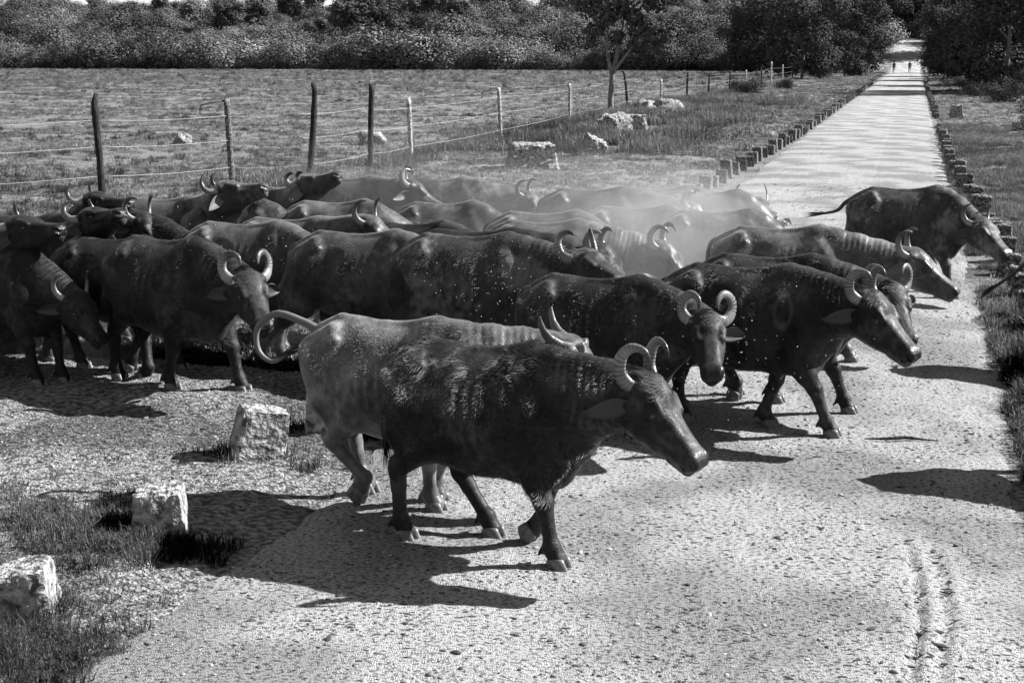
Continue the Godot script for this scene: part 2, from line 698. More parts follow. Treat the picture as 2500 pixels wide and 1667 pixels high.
func plan_buffalo(d: Dictionary) -> void:
	# turns a pose into flesh: torso, neck, head, four legs
	var fl := Flesh.new()
	d.flesh = fl
	d.feet = []
	var lod: int = d.lod
	fl.body_cell = [0.0135, 0.017, 0.024, 0.032][lod]
	fl.head_cell = [0.0062, 0.0085, 0.013, 0.02][lod]
	var girth: float = d.get("girth", 1.0)
	var tt := fl.table(TORSO, Flesh.TX0, Flesh.TX1)
	fl.torso_top = tt[0]
	fl.torso_bot = tt[1]
	fl.torso_w = tt[2]
	for i in 65:
		fl.torso_w[i] *= girth
		fl.torso_bot[i] -= (girth - 1.0) * 0.25
	var big := []
	for row in HEAD:
		big.append([row[0] * 1.0, row[1] * 1.0, row[2] * 1.0, row[3] * 1.0])
	var ht := fl.table(big, Flesh.HX0, Flesh.HX1)
	fl.head_top = ht[0]
	fl.head_bot = ht[1]
	fl.head_w = ht[2]
	var poll: Vector3 = d.poll
	var hf := head_frame(poll, d.nose, d.get("roll", 0.0))
	d.head = hf
	fl.head_in = hf.affine_inverse()
	var hs := 1.0
	# neck: crest, middle and throat chains
	var nape := hf * Vector3(-0.02, -0.07, 0)
	var jaw := hf * Vector3(0.09, -0.16, 0)
	var fwd := Vector3(0.2, 0.0, 0)
	var c0 := Vector3(0.36, 1.20, 0)
	var t0 := Vector3(0.54, 0.82, 0)
	var m0 := Vector3(0.46, 1.02, 0)
	var mid_end := (nape + jaw) * 0.5
	var back_dir := -(hf.basis.x)
	var prev := [c0, m0, t0]
	var chains := [[c0, c0 + Vector3(0.22, -0.02, 0), nape + back_dir * 0.10, nape, 0.10, 0.072], [m0, m0 + Vector3(0.2, 0, 0), mid_end + back_dir * 0.12, mid_end, 0.157, 0.092], [t0, t0 + Vector3(0.12, 0.05, 0), jaw + back_dir * 0.16, jaw, 0.150, 0.083]]
	for ch in chains:
		var last: Vector3 = ch[0]
		for i in range(1, 6):
			var t := i / 5.0
			var p: Vector3 = ch[0].bezier_interpolate(ch[1], ch[2], ch[3], t)
			fl.cap(last, p, lerpf(ch[4], ch[5], (i - 1) / 5.0), lerpf(ch[4], ch[5], t), 0.09)
			last = p
	if lod <= 1:
		fl.neck_from = c0 + Vector3(0.10, -0.1, 0)
		fl.neck_dir = (nape - fl.neck_from).normalized()
		fl.neck_len = (nape - fl.neck_from).length() - 0.03
	# brisket, belly fold, spine, hips, hollow flank
	fl.cap(Vector3(0.63, 0.74, 0), Vector3(0.50, 0.57, 0), 0.11, 0.10, 0.10)
	fl.cap(Vector3(0.50, 0.57, 0), Vector3(0.28, 0.53, 0), 0.095, 0.07, 0.10)
	fl.cap(Vector3(-0.62, 1.13, 0), Vector3(-0.40, 1.245, 0), 0.035, 0.03, 0.04)
	fl.cap(Vector3(-0.40, 1.245, 0), Vector3(-0.05, 1.225, 0), 0.03, 0.028, 0.04)
	fl.cap(Vector3(-0.05, 1.225, 0), Vector3(0.36, 1.285, 0), 0.028, 0.03, 0.05)
	for s in [-1.0, 1.0]:
		fl.cap(Vector3(-0.39, 1.19, 0.13 * s), Vector3(-0.325, 1.155, 0.218 * s), 0.034, 0.026, 0.075)
		fl.cap(Vector3(-0.38, 1.20, 0.14 * s), Vector3(-0.62, 1.05, 0.085 * s), 0.03, 0.04, 0.05)
		fl.cap(Vector3(-0.155, 1.10, 0.335 * s), Vector3(-0.20, 0.98, 0.365 * s), 0.085, 0.06, 0.10, true)
		fl.cap(Vector3(0.23, 1.09, 0.30 * s), Vector3(0.27, 0.82, 0.345 * s), 0.045, 0.05, 0.07, true)
	var feet: Array = d.hooves
	limb(fl, d, true, 1.0, feet[0][0], feet[0][1])
	limb(fl, d, true, -1.0, feet[1][0], feet[1][1])
	limb(fl, d, false, 1.0, feet[2][0], feet[2][1])
	limb(fl, d, false, -1.0, feet[3][0], feet[3][1])
	# head details
	var hp := func(x: float, y: float, z: float) -> Vector3: return hf * (Vector3(x, y, z) * hs)
	fl.cap(hp.call(0.01, -0.015, 0), hp.call(0.09, -0.02, 0), 0.096, 0.090, 0.05)
	for s in [-1.0, 1.0]:
		fl.cap(hp.call(0.0, 0.005, 0.06 * s), hp.call(0.015, 0.0, 0.10 * s), 0.045, 0.042, 0.03)
		fl.cap(hp.call(0.125, 0.022, 0.098 * s), hp.call(0.205, 0.008, 0.092 * s), 0.030, 0.025, 0.03)
		fl.cap(hp.call(0.12, -0.16, 0.060 * s), hp.call(0.21, -0.155, 0.055 * s), 0.068, 0.056, 0.04)
		fl.cap(hp.call(0.215, -0.055, 0.090 * s), hp.call(0.36, -0.065, 0.070 * s), 0.020, 0.016, 0.03)
		fl.cap(hp.call(0.495, -0.035, 0.052 * s), hp.call(0.525, -0.045, 0.044 * s), 0.036, 0.032, 0.02)
		fl.cap(hp.call(0.166, -0.026, 0.126 * s), hp.call(0.190, -0.032, 0.122 * s), 0.018, 0.018, 0.014, true)
		fl.cap(hp.call(0.512, -0.030, 0.088 * s), hp.call(0.560, -0.058, 0.048 * s), 0.013, 0.018, 0.010, true)
		fl.cap(hp.call(0.556, -0.105, 0.0), hp.call(0.49, -0.103, 0.084 * s), 0.008, 0.008, 0.008, true)
		fl.cap(hp.call(0.49, -0.103, 0.084 * s), hp.call(0.40, -0.125, 0.084 * s), 0.008, 0.006, 0.008, true)
	fl.cap(hp.call(0.51, -0.128, 0), hp.call(0.40, -0.155, 0), 0.034, 0.04, 0.025)


func grow(i: int) -> void:
	var d: Dictionary = herd[i]
	var fl: Flesh = d.flesh
	var lo := Vector3(-0.85, -0.02, -0.45)
	var hi := Vector3(0.9, 1.45, 0.45)
	var p: Vector3 = d.poll
	lo = lo.min(p - Vector3(0.3, 0.35, 0.3))
	hi = hi.max(p + Vector3(0.3, 0.2, 0.3))
	for ft in d.hooves:
		lo = lo.min(ft[0] - Vector3(0.2, 0.02, 0.1))
		hi = hi.max(ft[0] + Vector3(0.2, 0.1, 0.1))
	fl.net(lo, hi, fl.body_cell, 0)
	var n: Vector3 = (d.nose - p).normalized()
	var tip := p + n * 0.56
	fl.net(p.min(tip) - Vector3.ONE * 0.37, p.max(tip) + Vector3.ONE * 0.30, fl.head_cell, 1)


func finish_buffalo(d: Dictionary) -> void:
	var fl: Flesh = d.flesh
	var o := thing("water_buffalo", d.label, "buffalo", Vector3(d.x, 0, d.z), deg_to_rad(d.yaw), "buffalo of the herd")
	o.scale = Vector3.ONE * d.s
	var mesh := ArrayMesh.new()
	var tone: float = d.tone
	var i_seed: int = int(absf(d.x) * 31.0 + absf(d.z) * 17.0)
	var col := PackedColorArray()
	col.resize(fl.V.size())
	var ox: float = d.x * 3.7
	for i in fl.V.size():
		var v := fl.V[i]
		var a := fine_noise.get_noise_3d(v.x * 3.0 + ox, v.y * 3.0, v.z * 3.0)
		var b := fine_noise.get_noise_3d(v.x * 14.0 + ox, v.y * 10.0, v.z * 14.0)
		var c := tone * clampf(1.0 + 0.8 * a + 0.5 * b, 0.35, 2.4)
		var q3 := fine_noise.get_noise_3d(v.x * 1.3 + ox, v.y * 1.6 + 30.0, v.z * 1.3)
		c *= 1.0 + (0.7 if tone > 0.04 else 1.8) * smooth(0.02, 0.42, q3 + 0.35 * b)
		if d.has("brand") and v.z > 0.02:
			for m in d.brand:
				var e: float = absf(Vector2((v.x - m[0]) / m[2], (v.y - m[1]) / m[3]).length() - 1.0) * minf(m[2], m[3])
				c *= 1.0 + 3.0 * exp(-pow(e / 0.013, 2.0))
		col[i] = Color(c, c, c)
	for pass_ in 2:
		var idx := fl.I if pass_ == 0 else fl.IN
		if idx.is_empty():
			continue
		var arr := []
		arr.resize(Mesh.ARRAY_MAX)
		arr[Mesh.ARRAY_VERTEX] = fl.V
		arr[Mesh.ARRAY_NORMAL] = fl.N
		arr[Mesh.ARRAY_COLOR] = col
		arr[Mesh.ARRAY_INDEX] = idx
		mesh.add_surface_from_arrays(Mesh.PRIMITIVE_TRIANGLES, arr)
		mesh.surface_set_material(pass_, (M.hide_dusty if tone > 0.04 else M.hide) if pass_ == 0 else M.muzzle)
	part("body", mesh, null, o)
	var hf: Transform3D = d.head
	var h: Array = d.get("horn", [])
	if h.is_empty():
		h = [0.094 + 0.008 * (i_seed % 5), 3.3 + 0.4 * (i_seed % 4), 0.45 + 0.1 * (i_seed % 3), 0.040 + 0.002 * (i_seed % 4), 0.06 * (i_seed % 3)]
	for s in [1.0, -1.0]:
		var key := "horn%s%s" % [h, s]
		if not M.has(key):
			M[key] = horn_mesh(s, h[0], h[1], h[2], h[3], h[4])
		part("horn", M[key], M.horn, o).transform = hf.scaled_local(Vector3.ONE * 1.0)
		key = "ear%s%s%s" % [d.get("droop", 0.0), s, d.get("flare", 0)]
		if not M.has(key):
			M[key] = ear_mesh(s, d.get("droop", 0.0), d.get("flare", 0.0))
		part("ear", M[key], M.ear_light if tone > 0.04 else M.ear, o).transform = hf.scaled_local(Vector3.ONE * 1.0)
		var eye := part("eye", M.eye_mesh, M.eye, o)
		var lids := PackedVector3Array()
		for i in 13:
			var w := TAU * i / 12.0
			lids.append(hf * (Vector3(0.177 + 0.027 * cos(w), -0.027 + 0.018 * sin(w), (0.112 - 0.010 * cos(w) * cos(w)) * s) * 1.0))
		var lr := PackedFloat32Array()
		lr.resize(13)
		lr.fill(0.006)
		part("eyelid", tube(lids, lr, 6), M.tuft, eye).transform = Transform3D(Basis(), -(hf * (Vector3(0.177, -0.026, 0.104 * s) * 1.0)))
		eye.position = hf * (Vector3(0.177, -0.026, 0.104 * s) * 1.0)
	for ft in d.feet:
		var hoof := part("hoof", M.hoof_mesh, M.hoof, o)
		hoof.position = ft[0]
		hoof.scale = Vector3(1.22, 1.0, 1.2)
		hoof.rotation.z = -ft[1]
	var tail: Array = d.get("tail", [Vector3(-0.60, 1.15, 0), Vector3(-0.70, 1.10, 0), Vector3(-0.735, 0.95, 0.01), Vector3(-0.73, 0.75, 0.015), Vector3(-0.72, 0.56, 0.02)])
	var tp := curve(tail, 22)
	var tr := PackedFloat32Array()
	for i in 23:
		tr.append(lerpf(0.034, 0.013, pow(i / 22.0, 0.7)))
	var tl := part("tail", tube(tp, tr, 8, 1.0, Vector3(0.1, 0.2, 1)), M.ear_light if tone > 0.04 else M.ear, o)
	var end: Vector3 = tp[22]
	var dir := (tp[22] - tp[18]).normalized()
	var st := SurfaceTool.new()
	st.begin(Mesh.PRIMITIVE_TRIANGLES)
	var r2 := RandomNumberGenerator.new()
	r2.seed = 11
	for i in 70:
		var off := Vector3(r2.randf_range(-1, 1), r2.randf_range(-1, 1), r2.randf_range(-1, 1)) * 0.012
		var a := end - dir * r2.randf_range(0.0, 0.10) + off
		var b := a + dir * r2.randf_range(0.12, 0.22) + off * 2.5
		var w := dir.cross(Vector3(r2.randf() - 0.5, r2.randf() - 0.5, r2.randf() - 0.5)).normalized() * 0.004
		st.set_normal(off.normalized()); st.add_vertex(a - w)
		st.set_normal(off.normalized()); st.add_vertex(a + w)
		st.set_normal(off.normalized()); st.add_vertex(b)
	var tuft := part("tail_tuft", st.commit(), M.tuft, tl)
	tuft.set_meta("kind", "stuff")
	if d.lod <= 1:
		coat(o, fl, d)


func coat(o: Node3D, fl: Flesh, d: Dictionary) -> void:
	# loose hair over back, flanks, neck and forehead
	var places := []
	var cols := PackedColorArray()
	var r := RandomNumberGenerator.new()
	r.seed = int(d.x * 100) + 99
	var want: int = d.get("hairs", 60000 if d.lod == 0 else 20000)
	var tris := fl.I.size() / 3
	var area_ref := fl.body_cell * fl.body_cell
	var len_k: float = d.get("shag", 1.0)
	for i in want:
		var t := r.randi() % tris
		var a := fl.V[fl.I[t * 3]]
		var b := fl.V[fl.I[t * 3 + 1]]
		var c := fl.V[fl.I[t * 3 + 2]]
		if r.randf() * area_ref > (b - a).cross(c - a).length() * 1.2:
			continue
		var p := (a + b + c) / 3.0
		if p.y < 0.42:
			continue
		var n := fl.N[fl.I[t * 3]]
		var hl := fl.head_in * p
		if hl.length() < 0.7 and hl.x > 0.13:
			continue
		var flow := Vector3(-0.75, -0.65, 0.0)
		var sw := fine_noise.get_noise_3d(p.x * 2.2 + d.x, p.y * 2.2, p.z * 2.2 + 40.0) * 2.6
		flow = flow.rotated(n, sw)
		flow = (flow - n * flow.dot(n))
		if flow.length() < 0.05:
			continue
		flow = (flow.normalized() + n * r.randf_range(0.10, 0.42)).normalized()
		var side := flow.cross(n).normalized()
		var l := r.randf_range(0.018, 0.042) * len_k
		if hl.length() < 0.14:
			l *= 1.3
		elif hl.length() < 0.6:
			l *= 0.8
		places.append(Transform3D(Basis(side * 0.0013, flow * l, n), p - n * 0.003))
		var g: float = d.tone * r.randf_range(0.5, 2.4) + 0.002
		cols.append(Color(g, g, g))
	swarm("coat_hair", M.hair_mesh, M.hair, places, cols, o)


func hair_blade() -> ArrayMesh:
	var st := SurfaceTool.new()
	st.begin(Mesh.PRIMITIVE_TRIANGLES)
	for v in [Vector3(-0.5, 0, 0), Vector3(0.5, 0, 0), Vector3(0.35, 0.55, 0), Vector3(-0.5, 0, 0), Vector3(0.35, 0.55, 0), Vector3(-0.35, 0.55, 0), Vector3(-0.35, 0.55, 0), Vector3(0.35, 0.55, 0), Vector3(0, 1, -0.012)]:
		st.set_normal(Vector3(0, 0.25, 0.97))
		st.add_vertex(v)
	return st.commit()


func build_herd() -> void:
	herd = [
		{"label": "shaggy dark buffalo walking foremost, nearest of the herd, one forefoot lifted", "x": -2.437, "z": -8.545, "yaw": -16.0, "s": 1.000, "tone": 0.011, "lod": 0, "poll": Vector3(1.135, 1.169, 0.079), "nose": Vector3(1.525, 0.792, 0.133), "hooves": [[Vector3(0.623, 0.000, 0.161), 0.00], [Vector3(0.197, 0.080, -0.161), 1.20], [Vector3(-0.452, 0.000, 0.173), 0.00], [Vector3(-0.016, 0.000, -0.147), 0.00]], "shag": 1.5, "flare": 1, "hairs": 110000, "horn": [0.112, 4.4, 0.45, 0.044, 0.15], "droop": 0.35},
		{"label": "pale dusty buffalo with its tail curled up, half hidden by the foremost buffalo", "x": -3.248, "z": -9.216, "yaw": -14.0, "s": 1.000, "tone": 0.077, "lod": 0, "poll": Vector3(1.128, 1.140, -0.363), "nose": Vector3(1.478, 0.737, -0.469), "hooves": [[Vector3(0.347, 0.000, 0.030), 0.00], [Vector3(0.240, 0.000, -0.160), 0.15], [Vector3(-0.248, 0.070, 0.120), 0.90], [Vector3(-0.320, 0.000, -0.150), 0.00]], "horn": [0.26, 1.3, 0.3, 0.042, 0.0], "tail": [Vector3(-0.60, 1.15, 0), Vector3(-0.74, 1.20, 0.0), Vector3(-0.94, 1.24, 0.02), Vector3(-1.10, 1.13, 0.03), Vector3(-1.10, 0.97, 0.03), Vector3(-0.98, 0.90, 0.03), Vector3(-0.84, 0.98, 0.03)]},
		{"label": "dark buffalo in mid herd turning its full face and round horns to the viewer", "x": -2.308, "z": -11.399, "yaw": -16.0, "s": 1.000, "tone": 0.010, "lod": 0, "poll": Vector3(0.978, 1.038, 0.125), "nose": Vector3(1.205, 0.748, 0.527), "hooves": [[Vector3(0.460, 0.000, 0.160), 0.00], [Vector3(0.300, 0.000, -0.160), 0.00], [Vector3(-0.580, 0.000, 0.150), 0.00], [Vector3(-0.400, 0.000, -0.150), 0.00]], "horn": [0.112, 4.9, 0.85, 0.050, 0.0]},
		{"label": "glossy black buffalo striding right with a pale ring brand on its shoulder", "x": -1.227, "z": -11.989, "yaw": -13.0, "s": 1.035, "tone": 0.010, "lod": 0, "poll": Vector3(1.028, 1.127, 0.204), "nose": Vector3(1.428, 0.776, 0.321), "hooves": [[Vector3(0.745, 0.000, 0.055), 0.00], [Vector3(0.222, 0.000, -0.030), 0.00], [Vector3(-0.443, 0.000, 0.072), 0.00], [Vector3(-0.612, 0.000, -0.280), 0.00]], "droop": 0.4, "horn": [0.112, 4.2, 0.5, 0.043, 0.1], "brand": [[0.38, 0.99, 0.065, 0.12]]},
		{"label": "black buffalo behind the branded one, its horned head seen over that head", "x": -1.101, "z": -12.799, "yaw": -14.0, "s": 1.020, "tone": 0.010, "lod": 1, "poll": Vector3(1.015, 1.070, 0.037), "nose": Vector3(1.283, 0.748, 0.386), "hooves": [[Vector3(0.724, 0.000, 0.030), 0.00], [Vector3(0.075, 0.000, -0.054), 0.00], [Vector3(-0.307, 0.039, 0.020), 0.60], [Vector3(-0.320, 0.000, -0.150), 0.00]], "horn": [0.112, 4.5, 0.85, 0.036, 0.0]},
		{"label": "pale grey dusty buffalo with wide upright horns before the lane, muzzle over the right verge", "x": -1.187, "z": -14.986, "yaw": -6.0, "s": 1.020, "tone": 0.061, "lod": 1, "poll": Vector3(1.238, 1.058, -0.070), "nose": Vector3(1.689, 0.757, -0.016), "hooves": [[Vector3(0.727, 0.000, 0.114), 0.00], [Vector3(0.240, 0.000, -0.160), 0.15], [Vector3(-0.680, 0.000, 0.150), 0.10], [Vector3(-0.320, 0.000, -0.150), 0.00]], "horn": [0.125, 3.6, 0.55, 0.034, 0.1]},
		{"label": "dark buffalo crossing the lane alone at the back right, head lowered and tail out", "x": -0.023, "z": -19.406, "yaw": -8.0, "s": 1.050, "tone": 0.038, "lod": 1, "poll": Vector3(0.907, 0.936, 0.370), "nose": Vector3(1.264, 0.642, 0.659), "hooves": [[Vector3(0.620, 0.000, 0.160), 0.00], [Vector3(0.240, 0.000, -0.160), 0.15], [Vector3(-0.680, 0.000, 0.150), 0.10], [Vector3(-0.320, 0.000, -0.150), 0.00]], "horn": [0.13, 3.2, 0.7, 0.034, 0.0], "tail": [Vector3(-0.60, 1.15, 0), Vector3(-0.72, 1.08, 0), Vector3(-0.80, 0.99, 0.01), Vector3(-0.92, 0.95, 0.015), Vector3(-1.06, 0.93, 0.02)]},
		{"label": "big black buffalo at left turning a ring horned face beside the pale curled tail", "x": -6.390, "z": -12.109, "yaw": -22.0, "s": 1.070, "tone": 0.009, "lod": 0, "poll": Vector3(1.009, 1.032, 0.041), "nose": Vector3(1.409, 0.734, 0.259), "hooves": [[Vector3(0.134, 0.000, 0.111), 0.00], [Vector3(0.681, 0.000, -0.175), 0.00], [Vector3(-0.539, 0.000, 0.125), 0.00], [Vector3(-0.443, 0.027, -0.020), 1.10]], "horn": [0.118, 4.6, 0.8, 0.048, 0.0], "girth": 1.05},
		{"label": "black buffalo entering at the left edge, head hung low with a single pale crescent horn", "x": -8.153, "z": -12.134, "yaw": -14.0, "s": 0.960, "tone": 0.008, "lod": 1, "poll": Vector3(1.002, 0.870, -0.023), "nose": Vector3(1.409, 0.517, 0.061), "hooves": [[Vector3(0.660, 0.000, 0.171), 0.00], [Vector3(0.789, 0.000, -0.032), 0.00], [Vector3(0.040, 0.000, 0.280), 0.00], [Vector3(-0.320, 0.000, -0.150), 0.00]], "horn": [0.13, 3.3, 0.6, 0.034, 0.0]},
		{"label": "brown grey buffalo behind the curled tail, long hind leg stretched back in dust", "x": -4.967, "z": -13.221, "yaw": -6.0, "s": 1.050, "tone": 0.041, "lod": 1, "poll": Vector3(1.000, 1.050, 0.050), "nose": Vector3(1.384, 0.666, 0.103), "hooves": [[Vector3(0.620, 0.000, 0.160), 0.00], [Vector3(0.240, 0.000, -0.160), 0.15], [Vector3(-0.960, 0.000, 0.117), 0.00], [Vector3(-0.320, 0.000, -0.150), 0.00]]},
		{"label": "large dark buffalo in the centre with sharp hip bones and a forward thrust neck", "x": -3.814, "z": -12.947, "yaw": -8.0, "s": 1.080, "tone": 0.032, "lod": 0, "poll": Vector3(1.057, 1.155, 0.063), "nose": Vector3(1.504, 1.050, 0.357), "hooves": [[Vector3(0.620, 0.000, 0.160), 0.00], [Vector3(0.240, 0.000, -0.160), 0.15], [Vector3(-0.680, 0.000, 0.150), 0.10], [Vector3(-0.320, 0.000, -0.150), 0.00]], "girth": 1.05},
		{"label": "dark buffalo hidden beyond the large central one, only its poll and neck ridge showing", "x": -3.982, "z": -13.745, "yaw": -6.0, "s": 1.040, "tone": 0.012, "lod": 2, "poll": Vector3(1.139, 1.114, -0.227), "nose": Vector3(1.523, 0.730, -0.174), "hooves": [[Vector3(0.220, 0.050, 0.160), 0.70], [Vector3(0.600, 0.000, -0.160), 0.00], [Vector3(-0.300, 0.000, 0.150), 0.00], [Vector3(-0.680, 0.000, -0.150), 0.10]]},
		{"label": "sunlit dusty buffalo in mid herd with a bright shoulder and arched white horns", "x": -3.623, "z": -15.114, "yaw": -6.0, "s": 1.000, "tone": 0.061, "lod": 1, "poll": Vector3(1.214, 1.033, -0.200), "nose": Vector3(1.597, 0.649, -0.147), "hooves": [[Vector3(0.620, 0.000, 0.160), 0.00], [Vector3(0.240, 0.000, -0.160), 0.15], [Vector3(-0.680, 0.000, 0.150), 0.10], [Vector3(-0.320, 0.000, -0.150), 0.00]], "horn": [0.12, 4.2, 0.45, 0.040, 0.1]},
		{"label": "pale dusty buffalo with hip bone raised, standing behind the wide horned pale one", "x": -2.037, "z": -16.658, "yaw": -3.0, "s": 1.000, "tone": 0.049, "lod": 2, "poll": Vector3(0.978, 0.756, -0.015), "nose": Vector3(1.362, 0.372, 0.038), "hooves": [[Vector3(0.220, 0.050, 0.160), 0.70], [Vector3(0.600, 0.000, -0.160), 0.00], [Vector3(-0.300, 0.000, 0.150), 0.00], [Vector3(-0.680, 0.000, -0.150), 0.10]]},
		{"label": "grey buffalo at the back facing the open lane with thin raised horns", "x": -3.117, "z": -19.332, "yaw": -2.0, "s": 1.000, "tone": 0.049, "lod": 2, "poll": Vector3(1.237, 1.113, -0.108), "nose": Vector3(1.522, 1.022, 0.348), "hooves": [[Vector3(0.620, 0.000, 0.160), 0.00], [Vector3(0.240, 0.000, -0.160), 0.15], [Vector3(-0.680, 0.000, 0.150), 0.10], [Vector3(-0.320, 0.000, -0.150), 0.00]], "horn": [0.15, 2.9, 0.75, 0.028, 0.1]},
		{"label": "dusty buffalo at the back of the herd below the roadside boulder slab, steep hip bone", "x": -3.862, "z": -18.700, "yaw": -3.0, "s": 1.020, "tone": 0.043, "lod": 2, "poll": Vector3(1.222, 1.066, -0.151), "nose": Vector3(1.606, 0.682, -0.097), "hooves": [[Vector3(0.620, 0.000, 0.160), 0.00], [Vector3(0.240, 0.000, -0.160), 0.15], [Vector3(-0.680, 0.000, 0.150), 0.10], [Vector3(-0.320, 0.000, -0.150), 0.00]]},
		{"label": "dust veiled buffalo between the steep hipped one and the sunlit shouldered one", "x": -2.968, "z": -16.815, "yaw": -4.0, "s": 1.000, "tone": 0.061, "lod": 2, "poll": Vector3(0.924, 0.775, 0.167), "nose": Vector3(1.307, 0.391, 0.221), "hooves": [[Vector3(0.460, 0.000, 0.160), 0.00], [Vector3(0.300, 0.000, -0.160), 0.00], [Vector3(-0.580, 0.000, 0.150), 0.00], [Vector3(-0.400, 0.000, -0.150), 0.00]]},
		{"label": "dark buffalo at the back raising its large horned face in profile above the herd", "x": -7.334, "z": -19.048, "yaw": -4.0, "s": 1.050, "tone": 0.041, "lod": 1, "poll": Vector3(0.993, 1.241, 0.271), "nose": Vector3(1.468, 0.943, 0.120), "hooves": [[Vector3(0.620, 0.000, 0.160), 0.00], [Vector3(0.240, 0.000, -0.160), 0.15], [Vector3(-0.680, 0.000, 0.150), 0.10], [Vector3(-0.320, 0.000, -0.150), 0.00]]},
		{"label": "grey buffalo at the back right of the raised profile, long sloping neck", "x": -6.209, "z": -19.696, "yaw": -4.0, "s": 1.020, "tone": 0.037, "lod": 2, "poll": Vector3(1.164, 1.053, -0.242), "nose": Vector3(1.548, 0.670, -0.189), "hooves": [[Vector3(0.620, 0.000, 0.160), 0.00], [Vector3(0.240, 0.000, -0.160), 0.15], [Vector3(-0.680, 0.000, 0.150), 0.10], [Vector3(-0.320, 0.000, -0.150), 0.00]], "horn": [0.13, 3.4, 0.5, 0.036, 0.0]},
		{"label": "pale backed buffalo with a dark hip below the large raised profile", "x": -6.415, "z": -16.313, "yaw": -4.0, "s": 1.020, "tone": 0.055, "lod": 2, "poll": Vector3(0.989, 0.864, -0.203), "nose": Vector3(1.372, 0.480, -0.150), "hooves": [[Vector3(0.220, 0.050, 0.160), 0.70], [Vector3(0.600, 0.000, -0.160), 0.00], [Vector3(-0.300, 0.000, 0.150), 0.00], [Vector3(-0.680, 0.000, -0.150), 0.10]]},
		{"label": "smooth grey backed buffalo just below the head that looks up by the concrete post", "x": -7.666, "z": -16.262, "yaw": -4.0, "s": 1.000, "tone": 0.045, "lod": 2, "poll": Vector3(0.947, 0.792, -0.221), "nose": Vector3(1.331, 0.408, -0.168), "hooves": [[Vector3(0.620, 0.000, 0.160), 0.00], [Vector3(0.240, 0.000, -0.160), 0.15], [Vector3(-0.680, 0.000, 0.150), 0.10], [Vector3(-0.320, 0.000, -0.150), 0.00]]},
		{"label": "buffalo lifting its muzzle high in front of the concrete fence post", "x": -8.682, "z": -16.387, "yaw": -4.0, "s": 1.000, "tone": 0.045, "lod": 2, "poll": Vector3(0.942, 1.451, 0.213), "nose": Vector3(1.477, 1.520, 0.133), "hooves": [[Vector3(0.620, 0.000, 0.160), 0.00], [Vector3(0.240, 0.000, -0.160), 0.15], [Vector3(-0.680, 0.000, 0.150), 0.10], [Vector3(-0.320, 0.000, -0.150), 0.00]], "horn": [0.13, 3.3, 0.5, 0.034, 0.0]},
		{"label": "buffalo far back with its muzzle raised before the leaning wooden post", "x": -8.210, "z": -17.733, "yaw": -4.0, "s": 1.000, "tone": 0.045, "lod": 2, "poll": Vector3(0.936, 1.426, 0.258), "nose": Vector3(1.456, 1.583, 0.306), "hooves": [[Vector3(0.620, 0.000, 0.160), 0.00], [Vector3(0.240, 0.000, -0.160), 0.15], [Vector3(-0.680, 0.000, 0.150), 0.10], [Vector3(-0.320, 0.000, -0.150), 0.00]]},
		{"label": "dark buffalo holding its head level below the leftmost fence post", "x": -9.158, "z": -14.225, "yaw": -6.0, "s": 1.000, "tone": 0.009, "lod": 2, "poll": Vector3(0.941, 1.501, 0.113), "nose": Vector3(1.480, 1.535, 0.190), "hooves": [[Vector3(0.620, 0.000, 0.160), 0.00], [Vector3(0.240, 0.000, -0.160), 0.15], [Vector3(-0.680, 0.000, 0.150), 0.10], [Vector3(-0.320, 0.000, -0.150), 0.00]], "horn": [0.13, 3.3, 0.5, 0.034, 0.0]},
		{"label": "dark buffalo with upturned muzzle crowded below the leftmost fence post horns", "x": -8.718, "z": -13.353, "yaw": -6.0, "s": 1.000, "tone": 0.009, "lod": 2, "poll": Vector3(0.981, 1.428, 0.124), "nose": Vector3(1.486, 1.544, 0.293), "hooves": [[Vector3(0.460, 0.000, 0.160), 0.00], [Vector3(0.300, 0.000, -0.160), 0.00], [Vector3(-0.580, 0.000, 0.150), 0.00], [Vector3(-0.400, 0.000, -0.150), 0.00]]},
		{"label": "dark buffalo with a white tipped horn right of the leftmost fence post", "x": -8.439, "z": -14.145, "yaw": -6.0, "s": 1.000, "tone": 0.010, "lod": 2, "poll": Vector3(0.961, 1.342, 0.284), "nose": Vector3(1.344, 0.959, 0.337), "hooves": [[Vector3(0.620, 0.000, 0.160), 0.00], [Vector3(0.240, 0.000, -0.160), 0.15], [Vector3(-0.680, 0.000, 0.150), 0.10], [Vector3(-0.320, 0.000, -0.150), 0.00]], "horn": [0.13, 3.6, 0.6, 0.034, 0.0]},
		{"label": "dark buffalo at the left edge with only its level pale nosed head showing", "x": -8.845, "z": -12.369, "yaw": -6.0, "s": 1.000, "tone": 0.008, "lod": 2, "poll": Vector3(0.959, 1.460, 0.144), "nose": Vector3(1.500, 1.480, 0.207), "hooves": [[Vector3(0.620, 0.000, 0.160), 0.00], [Vector3(0.240, 0.000, -0.160), 0.15], [Vector3(-0.680, 0.000, 0.150), 0.10], [Vector3(-0.320, 0.000, -0.150), 0.00]]},
		{"label": "curly coated dark buffalo at left behind the big ring horned one", "x": -7.815, "z": -13.847, "yaw": -4.0, "s": 1.050, "tone": 0.010, "lod": 1, "poll": Vector3(1.022, 0.946, 0.107), "nose": Vector3(1.405, 0.563, 0.160), "hooves": [[Vector3(0.220, 0.050, 0.160), 0.70], [Vector3(0.600, 0.000, -0.160), 0.00], [Vector3(-0.300, 0.000, 0.150), 0.00], [Vector3(-0.680, 0.000, -0.150), 0.10]], "shag": 1.5},
